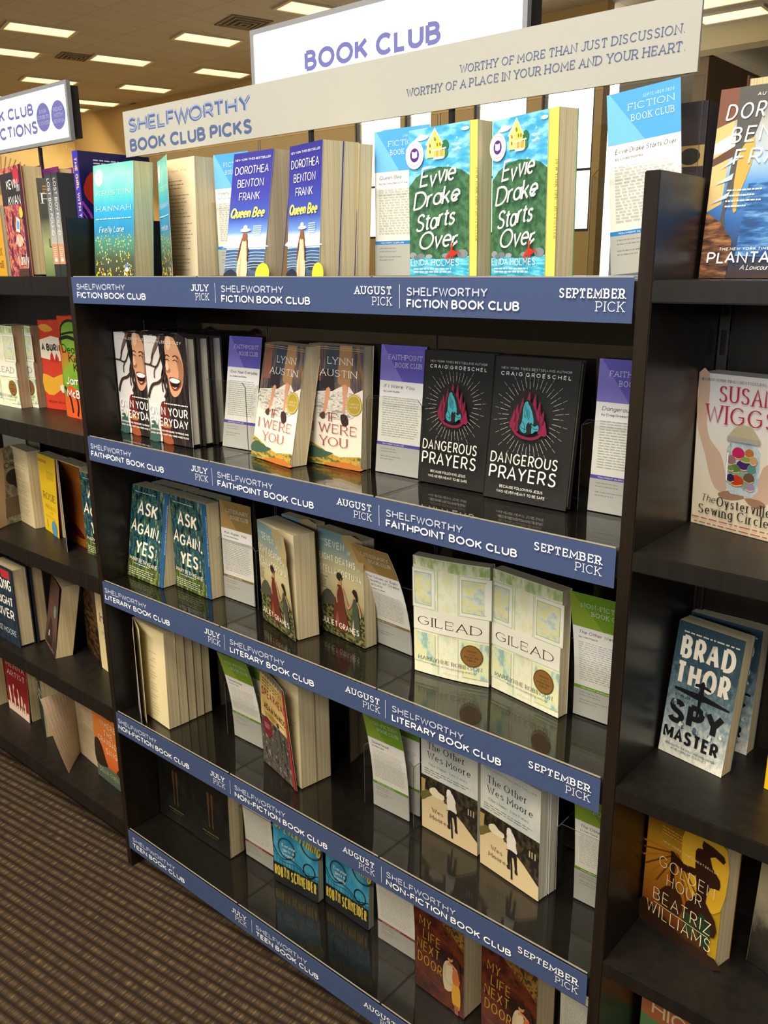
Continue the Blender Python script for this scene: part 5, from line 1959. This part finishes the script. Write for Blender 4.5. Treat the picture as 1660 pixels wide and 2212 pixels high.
def P_text(w, h, seed, head=None, n=30, base='#dccfa8', u0=.1, u1=.9, v0=.86):
    a = Art(w, h)
    a.rect(0, 0, 1, 1, M(base, 0.8))
    if head:
        a.text(head, .2, .9, .02, '#6a5c44', SERIF, width=.6)
    rnd = random.Random(seed)
    v = v0
    for i in range(n):
        if rnd.random() > .14:
            a.grek(u0 + (.1 if rnd.random() < .15 else 0), u1, v, .025, 1, '#8d7d60', .22, seed * 50 + i, .12)
            a.d -= a.step
        v -= .8 / n
    return a


# ------------------------------------------------------------------ the middle bookcase, shelf by shelf
E_ = 0.0006
G = 'book club books on the blue-strip shelves'
z = ZM[0] + E_
book('teal paperback with yellow sparks, standing at the left end of the top shelf', .012, .045, z, 1, .131, .206, .044, A_fire(.131, .206), 5, '#4f9f98', group=G)
book('teal paperback with its cover swung open showing a page of praise, behind the sparks one', .156, .101, z, -4, .122, .205, .046, A_fire(.122, .205), 2, '#4f9f98', flare=(22, 20), curl=(4, 6), group=G,
     page_art=P_text(.12, .203, 3, 'Praise for', 26, '#dccdab', .06, .9, .82))
book('blue seaside paperback leaning back, left of the two front ones', .428, .030, z, -2, .100, .195, .040, A_queen(.100, .195), 10, '#3b3f9a', group=G)
book('blue seaside paperback standing upright, right of the two front ones', .559, .050, z, -14, .097, .192, .036, A_queen(.097, .192), 4, '#3b3f9a', group=G)
book('blue seaside paperback second in its row, only its page edge showing', .5680, .0858, z, -14, .097, .192, .028, None, 4, '#3b3f9a', group=G)
book('blue seaside paperback last in its row, behind the clear pocket', .5755, .1140, z, -14, .0985, .190, .024, None, 3, '#b8a268', group=G)
yi = lambda c: {'cut': c, 'col': '#e9d566', 'text': 'NEW YORK TIMES BESTSELLER', 'tcol': '#8a7a30', 'size': .026, 'v': .70}
book('green hill paperback with yellow inner edge, left of the two on the top shelf', .772, .098, z, -8, .131, .197, .030, A_evvie(.118, .197), -1, '#3f8f58', inner=yi(.013), group=G)
book('green hill paperback with yellow inner edge, right one beside the blue leaflet', .917, .095, z, -19, .127, .194, .032, A_evvie(.110, .194), -1, '#3f8f58', inner=yi(.017), group=G)

z = ZM[1] + E_
OW = lambda lab, x, y, yw=0, art=1: book(lab, x, y, z, yw, .135, .205, .0225, A_own(.135, .205) if art else None, 0, '#2a2422', hard=True, pages=PAGES_W, back='#231c1a', spine='#d8d4d0', group=G)
OW('book with laughing long-haired woman, front of the row against the left side panel', .005, .078, -3)
OW('book with laughing long-haired woman, second in the row at the left side panel', .012, .1035, -1, 0)
OW('book with laughing long-haired woman, last in the row at the left side panel', .022, .128, 0, 0)
OW('book with laughing long-haired woman, front right one fully in view', .1345, .060, 0)
OW('book with laughing long-haired woman, page edge seen just behind the front right one', .142, .0845, 0, 0)
OW('book with laughing long-haired woman, last in the right row beside the purple leaflet', .150, .1095, 0, 0)
book('paperback with skirted legs on cobbles, left one leaning back and turned', .412, .083, z, -11, .132, .204, .032, A_iwy(.132, .204), 11, '#d8cbb2', group=G)
book('paperback with skirted legs on cobbles, right one standing straight', .527, .113, z, 0, .126, .204, .025, A_iwy(.126, .204), 3.5, '#d8cbb2', group=G)
book('black hardcover with pink flame and blue hands, left one partly covered', .768, .122, z, 0, .128, .205, .0135, A_pray(.128, .205), 5, '#1d1d1c', hard=True, pages=PAGES, group=G)
book('black hardcover with pink flame and blue hands, right one in front', .902, .108, z, 0, .138, .205, .0145, A_pray(.138, .205), 7, '#1d1d1c', hard=True, pages=PAGES, group=G)

z = ZM[2] + E_
bi = lambda c: {'cut': c, 'col': '#1d5488', 'text': 'THE INSTANT NEW YORK TIMES BESTSELLER', 'tcol': '#c8d8e4', 'size': .02, 'v': .88}
book('leafy blue-green paperback with brush lettering, left one leaning back', .006, .058, z, -2, .134, .200, .034, A_ask(.122, .200), 9, '#1f5d63', inner=bi(.012), group=G)
book('leafy blue-green paperback with brush lettering, right one standing upright', .147, .084, z, -3, .124, .199, .034, A_ask(.111, .199), 0, '#1f5d63', inner=bi(.013), group=G)
book('leafy blue-green paperback mostly hidden behind the left leaning one', .030, .112, z, 0, .128, .200, .030, A_ask(.128, .200), 3, '#1f5d63', group=G)
book('leafy blue-green paperback mostly hidden behind the upright one', .165, .121, z, 0, .100, .199, .028, A_ask(.100, .199), 0, '#1f5d63', group=G)
book('paperback with two walking women, left one with its cover springing open', .423, .082, z, -13, .131, .197, .044, A_seven(.131, .197), -1, '#8f8a6a', flare=(7, 3), curl=(2, 0), group=G)
book('paperback with two walking women, hidden one behind the left copy', .436, .128, z, -4, .100, .199, .020, A_seven(.100, .199), 0, '#8f8a6a', group=G)
book('paperback with two walking women, right one half covered by a tan leaflet', .545, .118, z, -7, .122, .197, .027, A_seven(.122, .197), -1, '#8f8a6a', group=G)
book('pale green and cream paperback with bronze seal, left of the middle pair', .784, .095, z, 11, .132, .203, .020, A_gil(.132, .203), -2, '#dcdcc0', bow=.004, group=G)
book('pale green and cream paperback with bronze seal, right of the middle pair', .916, .125, z, -9, .133, .200, .021, A_gil(.133, .200), -1, '#dcdcc0', group=G)

z = ZM[3] + E_
book('fat cream-paged paperback with cover and page standing open, front of the left row', .030, .040, z, -5, .130, .222, .0265, Art(.075, .222, print_mat('cover_sketch', [(0.2, '#3a4c6a'), (0.45, '#8a9ab0'), (0.6, '#c8c4b0'), (0.8, '#5a6a5a')], 'n', 0, (5, 6))),
     1, '#8a94a4', back='#c9bf9c', flare=(26, 22), curl=(4, 5), pages=PAGES, leaf=(16, 14, 6, 6), cover_w=.075, group=G, page_art=P_text(.128, .22, 9, None, 26, '#dccfa4', .48, .72, .74))
for i in range(4):
    book(('fat cream-paged paperback, second in the left row', 'fat cream-paged paperback, third in the left row', 'fat cream-paged paperback, fourth in the left row', 'fat cream-paged paperback, last in the left row')[i],
         .033, .0672 + .0213 * i, z, -5, .129, .221 - .001 * (i % 2), .0212, None, 0.5, '#c9bf9c', pages=PAGES, group=G)


def spear(w, h):
    a = A_spear(w, h)
    a.rect(.925, 0, 1, 1, '#a82a2c')
    return a


book('soldiers paperback with red edge, its cover bent open over printed pages', .408, .078, z, -9, .132, .214, .036, spear(.132, .214), 0, '#8a7a58', flare=(10, 3), curl=(6, 3), group=G,
     page_art=P_text(.13, .212, 14, 'PRAISE FOR', 26, '#d8cba2', .1, .92, .84))
book('soldiers paperback hidden behind the open red-edged one', .4135, .1145, z, -9, .132, .213, .033, None, 0, '#8a7a58', group=G)
book('pale paperback with a cyclist on a road, left one half under the strip above', .783, .118, z, -3, .123, .200, .020, A_wes(.123, .200), -1.5, '#d8dad4', pages=PAGES_W, group=G)
book('pale paperback with a cyclist on a road, right one nearer the side panel', .918, .103, z, -9, .124, .198, .020, A_wes(.124, .198), -1.5, '#d8dad4', pages=PAGES_W, group=G)
book('pale paperback with a cyclist on a road, hidden one behind the right copy', .9225, .1265, z, -9, .124, .196, .018, None, -1.5, '#d8dad4', pages=PAGES_W, group=G)

z = ZM[4] + E_
book('black book with dim legs, left one in the dark corner of the lowest shelf', .006, .088, z, 0, .128, .205, .030, A_dark(.128, .205), 1, '#161613', group=G)
book('black book with dim legs, right one in front on the lowest shelf', .137, .085, z, 0, .132, .205, .040, A_dark(.132, .205), 1, '#161613', group=G)
book('bright blue roller coaster paperback, left of the pair', .391, .105, z, 4, .125, .203, .015, A_sch(.125, .203), 1, '#3a9ac4', group=G)
book('bright blue roller coaster paperback, right of the pair', .524, .127, z, -2, .122, .203, .014, A_sch(.122, .203), 1, '#3a9ac4', group=G)
book('dark red paperback with gold letters and embracing couple, left one', .799, .079, z, -4, .114, .192, .050, A_life(.114, .192), -1, '#4a1c10', group=G)
book('dark red paperback with gold letters and embracing couple, right one cut by the frame', .950, .070, z, -5, .112, .192, .050, A_life(.112, .192), -1, '#4a1c10', group=G)

# leaflets in the pockets
LC = lambda *a: a
leaflet('blue leaflet behind the seaside paperbacks on the top shelf', .284, .138, ZM[0], LC('blue', 'JULY 2020', 'Firefly Lane', 'by Kristin Hannah'), yaw=1)
leaflet('blue leaflet half behind the left green hill paperback', .674, .133, ZM[0], LC('blue', 'AUGUST 2020', 'Queen Bee', 'by Dorothea Benton Frank'), yaw=1)
leaflet('plain blue leaflet peeping out behind the one left of the green hills', .680, .142, ZM[0], LC('blue', 'AUGUST 2020', 'Queen Bee', 'by Dorothea Benton Frank'), h=.211, yaw=1)
leaflet('tilted blue leaflet at the right end of the top shelf', 1.078, .128, ZM[0], LC('blue', 'SEPTEMBER 2020', 'Evvie Drake Starts Over', 'by Linda Holmes'), h=.212, roll=5.5)
leaflet('purple leaflet at the left, bowed in front of its pocket on the second shelf', .300, .108, ZM[1], LC('purple', 'JULY 2020', 'Own Your Everyday', 'by Jordan Lee Dooley'), w=.086, lean=9, curl=.0, yaw=3)
leaflet('purple leaflet between the cobbles paperbacks and the black hardcovers', .671, .131, ZM[1], LC('purple', 'AUGUST 2020', 'If I Were You', 'by Lynn Austin'), lean=5, yaw=1)
leaflet('purple leaflet half hidden by the right side panel', 1.060, .135, ZM[1], LC('purple', 'SEPTEMBER 2020', 'Dangerous Prayers', 'by Craig Groeschel'), lean=3)
leaflet('tan leaflet upright beside the leafy paperbacks', .276, .110, ZM[2], LC('tan', 'JULY 2020', 'Ask Again, Yes', 'by Mary Beth Keane'), h=.204)
leaflet('tan leaflet drooping forward beside the two walking women', .657, .140, ZM[2], LC('tan', 'AUGUST 2020', ['The Seven or Eight', 'Deaths of Stella', 'Fortuna'], 'by Juliet Grames'), w=.090, h=.205, yaw=-4, lean=-2, curl=.052)
leaflet('green leaflet bending forward at the right end of the third shelf', 1.056, .134, ZM[2], LC('green', 'SEPTEMBER 2020', 'The Other Wes Moore', 'by Wes Moore'), w=.094, curl=.032)
leaflet('green leaflet bent forward behind the soldiers paperback', .284, .107, ZM[3], LC('green', 'JULY 2020', 'Spearhead', 'by Adam Makos', .30), w=.090, curl=.034)
leaflet('green leaflet peeping out behind the bent one left of the soldiers paperback', .287, .124, ZM[3], LC('green', 'JULY 2020', 'Spearhead', 'by Adam Makos', .30), w=.090, curl=.02)
leaflet('green leaflet leaning left in the middle pocket of the fourth shelf', .674, .112, ZM[3], LC('green', 'AUGUST 2020', 'Spearhead', 'by Adam Makos', .26), w=.084, curl=.030)
leaflet('green leaflet standing behind the leaning one in the middle of the fourth shelf', .672, .135, ZM[3], LC('green', 'AUGUST 2020', 'Spearhead', 'by Adam Makos', .26), w=.092, curl=.004)
leaflet('green leaflet half behind the right side panel on the fourth shelf', 1.078, .128, ZM[3], LC('green', 'SEPTEMBER 2020', 'The Other Wes Moore', 'by Wes Moore', .30), curl=.012, lean=-2)
leaflet('white and maroon leaflet right of the black books', .282, .120, ZM[4], LC('white', 'JULY 2020', 'The Cheerleaders', 'by Kara Thomas', .20), curl=.012)
leaflet('white and maroon leaflet right of the roller coaster paperbacks', .672, .122, ZM[4], LC('white', 'AUGUST 2020', 'Everything', 'by Robyn Schneider', .22), curl=.016)
leaflet('white and maroon leaflet at the bottom beside the right side panel', 1.070, .122, ZM[4], LC('white', 'SEPTEMBER 2020', 'My Life Next Door', 'by Huntley', .20), curl=.01)

# ------------------------------------------------------------------ the left bookcase
GLB = 'books in the left bookcase'
z = ZL[0] + E_
book('dark pink jacketed hardcover with white capitals, cut by the left edge, top shelf', -.349, .056, z, -10, .142, .224, .046, A_kwan(.142, .224), 0, '#3a1a34', hard=True, pages=PAGES_T, group=GLB)
book('hardcover with purple edge standing behind the dark pink one', -.325, .116, z, -6, .140, .222, .034, None, 0, '#6a2a6a', hard=True, pages=PAGES_T, group=GLB)
book('yellow book at the left edge of the top shelf', -.545, .080, z, 0, .130, .155, .03, A_plain(.13, .155, '#c8942a', [('PHOENIX', .3, .3, .1, .6), ('we all', .5, .12, .1, .4)], SERIF, '#6a4a1a'), 0, '#c8942a', group=GLB)
book('mossy grey paperback turned sideways with white serif capitals', -.203, .060, z, 66, .118, .198, .020, A_ruth(.130, .198), 0, '#6a6a58', group=GLB)


def lost(a):
    a.rect(0, .32, 1, 1, print_mat('spine_grey', [(0.32, '#a8a6a0'), (0.6, '#777a7e'), (1, '#2f3438')], 'v', 0))
    a.rect(0, .12, 1, .32, '#b98a6c')
    a.ell(.5, .16, .25, .018, '#e8dcd0', 12)
    a.grek(.2, .8, .28, .02, 6, '#e0cfc0', .4, 3, .2)


for lab, x in (('grey spine-out paperback with white capitals, left one of the two', -.143), ('grey spine-out paperback with white capitals, right one of the two', -.1185)):
    book(lab, x, .060, z, 90, .130, .203, .023, None, 0, '#3a3f42', spine_art=S_spine(.023, .203, '#2c3032', 'LOST BOY FOUND', '#f0eeea', MED, .42, .95, lost), group=GLB)
book('charcoal hardcover standing behind the grey spines', -.066, .100, z, 90, .120, .222, .040, None, 0, '#37363a', hard=True, group=GLB)
book('narrow white spine-out book with red capitals', -.042, .064, z, 90, .130, .196, .017, None, 0, '#e8e2e0', spine_art=S_spine(.017, .196, '#ece6e4', 'COLSON WHITEHEAD', '#b8344c', BOLD, .5, .74, lambda a: a.ell(.5, .87, .42, .05, '#c02838', 14)), group=GLB)
book('purple-blue book with red tulip beside the left side panel', -.0182, .050, z, 90, .164, .235, .019, A_girl(.164, .235), 0, '#2c2490', spine_art=S_spine(.019, .235, '#3a32a8', 'THE GIRL WITH THE LOUDING VOICE', '#e0b45a', BOLD, .5, .95), group=GLB)
z = ZL[1] + E_
book('pale green and cream paperback with bronze seal, front one at the left edge', -.604, .102, z, 0, .131, .200, .028, A_gil(.131, .200), 0, '#dcdcc0', group=GLB, pages=page_mat('pinkish_pages', '#b99a7c', '#8f745a'))
book('pale green and cream paperback with bronze seal, behind the one at the left edge', -.575, .133, z, 0, .131, .200, .028, A_gil(.131, .200), 0, '#dcdcc0', group=GLB, pages=page_mat('pinkish_pages', '#b99a7c', '#8f745a'))
book('red and orange book with cream band and black capitals', -.432, .148, z, 6, .118, .214, .030, A_burn(.118, .214), 0, '#c8402c', hard=True, group=GLB)
book('green and orange book with bold black strokes beside the left panel', -.279, .114, z, -2, .135, .230, .030, A_deacon(.135, .230), 0, '#c8481f', hard=True, group=GLB)
z = ZL[2] + E_
book('grey house paperback turned to the right at the left edge', -.560, .048, z, 104, .124, .196, .028, A_mort(.124, .196), 0, '#8a846c', group=GLB)
book('grey paperback hidden behind the turned one at the left edge', -.760, .180, z, 0, .130, .218, .040, None, 0, '#9a9a8a', hard=True, group=GLB, pages=PAGES_T)
book('paperback with cover standing wide open beside the yellow one', -.594, .118, z, -8, .120, .202, .034, None, 0, '#b8a48c', flare=(44, 50), curl=(6, 6), inside='#d8bca8', group=GLB, page_art=P_text(.118, .2, 21, None, 32, '#d2c49a', .1, .85, .9))
book('yellow paperback with blue disc near its foot', -.456, .119, z, -6, .112, .200, .030, A_rosie(.112, .200), 0, '#e6bf1c', curl=(0, 4), flare=(1, 4), inside='#a8282a', group=GLB)
book('rust brown paperback with cover standing open beside the yellow one', -.342, .110, z, -6, .122, .200, .034, A_flap(.122, .200), 0, '#7a5a48', flare=(20, 20), curl=(4, 4), group=GLB, page_art=P_rust(.12, .198))
book('leafy blue-green paperback against the left side panel', -.192, .080, z, 0, .128, .197, .034, A_ask(.128, .197), 0, '#1f5d63', group=GLB)
z = ZL[3] + E_
book('dark blue hardcover with large white capitals cut by the left edge', -.622, .032, z, -2, .136, .216, .042, A_river(.136, .216), 0, '#1c2430', hard=True, pages=PAGES, group=GLB)
book('dark hardcover behind the blue one at the left edge', -.618, .080, z, -2, .138, .212, .034, None, 0, '#1c2430', hard=True, pages=PAGES_T, group=GLB)
book('plum brown paperback with green disc, leaning back with bent cover', -.474, .088, z, -17, .125, .190, .044, A_water(.125, .190), 11, '#4a352c', flare=(2, 0), curl=(3, 1), inside='#8a6a58', pages=PAGES_T, group=GLB)
book('dark brown streaked paperback between the plum and the cream ones', -.352, .142, z, -14, .128, .194, .028, A_night(.128, .194), 0, '#2a1e14', group=GLB)
book('cream paperback with thin black script against the left side panel', -.220, .102, z, -8, .126, .205, .026, A_in(.126, .205), 0, '#e0cf9c', group=GLB)
z = ZL[4] + E_
book('orange tan book at the left edge of the lowest shelf', -.930, .080, z, 0, .135, .205, .030, None, 0, '#b08a4a', group=GLB, pages=PAGES_T)
book('dark red book lettered in white with pale archways', -.760, .097, z, 0, .137, .190, .030, A_henna(.137, .190), 0, '#7a1620', curl=(0, 3), flare=(0, 2), group=GLB, pages=PAGES_T)
book('dark green book with thick cream pages on the lowest shelf', -.646, .130, z, -21, .142, .205, .044, A_green(.142, .205), 0, '#1d2a26', pages=PAGES_T, group=GLB)
book('paperback with its front leaf curled wide open beside the orange one', -.372, .098, z, -6, .126, .203, .036, Art(.100, .203, M('#8a7a6a')), 0, '#8a7a6a', flare=(60, 44), curl=(30, -6), cover_w=.100, inside='#c4ad92', group=GLB, page_art=P_text(.124, .201, 33, None, 44, '#b7a58a', .06, .95, .95))
book('orange sunset paperback lettered in pale capitals against the left panel', -.240, .072, z, -4, .128, .203, .026, A_craw(.128, .203), 0, '#c8702e', group=GLB)

# ------------------------------------------------------------------ the right bookcase
GRB = 'books in the right bookcase'
z = ZR[0] + E_
book('large seaside dock paperback with white slanted capitals on the right top shelf', 1.1945, .120, z, -2, .132, .207, .028, A_plant(.132, .207), 5, '#4a4038', group=GRB)
book('dark red hardcover with cream page edge behind the dock paperback', 1.197, .345, z, -90, .135, .231, .030, None, 0, '#4a1c16', hard=True, pages=PAGES_T, group=GRB)
book('maroon hardcover standing right of the cream page edge at the back', 1.232, .345, z, -90, .135, .232, .040, None, 0, '#4a1c16', hard=True, pages=page_mat('maroon_pages', '#5a241c', '#4a1c16'), group=GRB)


def seal(a):
    a.rect(.05, .635, .98, .755, '#b89a5c')
    a.ell(.5, .693, .36, .048, '#2c2a24', 24)
    a.rect(.0, .1, .08, .95, '#8a744a')


book('black spine-out hardcover with gold square and dark disc behind the clear sheet', 1.157, .200, ZM[0] + E_, 90, .135, .205, .037, None, 0, '#2e2628', hard=True, spine_art=S_spine(.037, .205, '#3a3136', ' ', '#b89a5c', SANS, .4, .9, seal), group=GRB)
z = ZR[1] + E_
book('cream paperback with hands holding a jar of bright spools', 1.1945, .166, z, -13, .122, .198, .040, A_oyst(.122, .198), -3, '#e0d0ac', pages=PAGES_W, group=GRB)
z = ZR[2] + E_
book('snowy forest paperback with huge capitals, the front copy leaning back', 1.1950, .120, z, -10, .094, .187, .024, A_spy(.094, .187), 8, '#3c525c', group=GRB)
book('snowy forest paperback with huge capitals, the copy behind', 1.1945, .188, z, -5, .100, .180, .024, A_spy(.100, .180), 3, '#3c525c', group=GRB)
book('bright yellow book cut off by the right edge', 1.338, .116, z, -10, .100, .200, .030, None, 0, '#e2b412', group=GRB)
z = ZR[3] + E_
book('amber paperback with dark silhouette and thin cream capitals', 1.1945, .110, z, -14, .122, .189, .036, A_gold(.122, .189), 0, '#8a5a18', inner={'cut': .012, 'col': '#a88a1e', 'text': '', 'tcol': '#8a5a18', 'size': .02}, group=GRB)
book('grey war paperback cut off by the right edge, low down', 1.340, .128, z, -14, .110, .180, .030, A_war(.110, .180), 3, '#8f8670', group=GRB)
z = ZR[4] + E_
book('green and orange book at the bottom right corner', 1.200, .130, z, -10, .120, .165, .025, A_high(.120, .165), 0, '#5f8a5c', group=GRB)
bpy.context.view_layer.update()
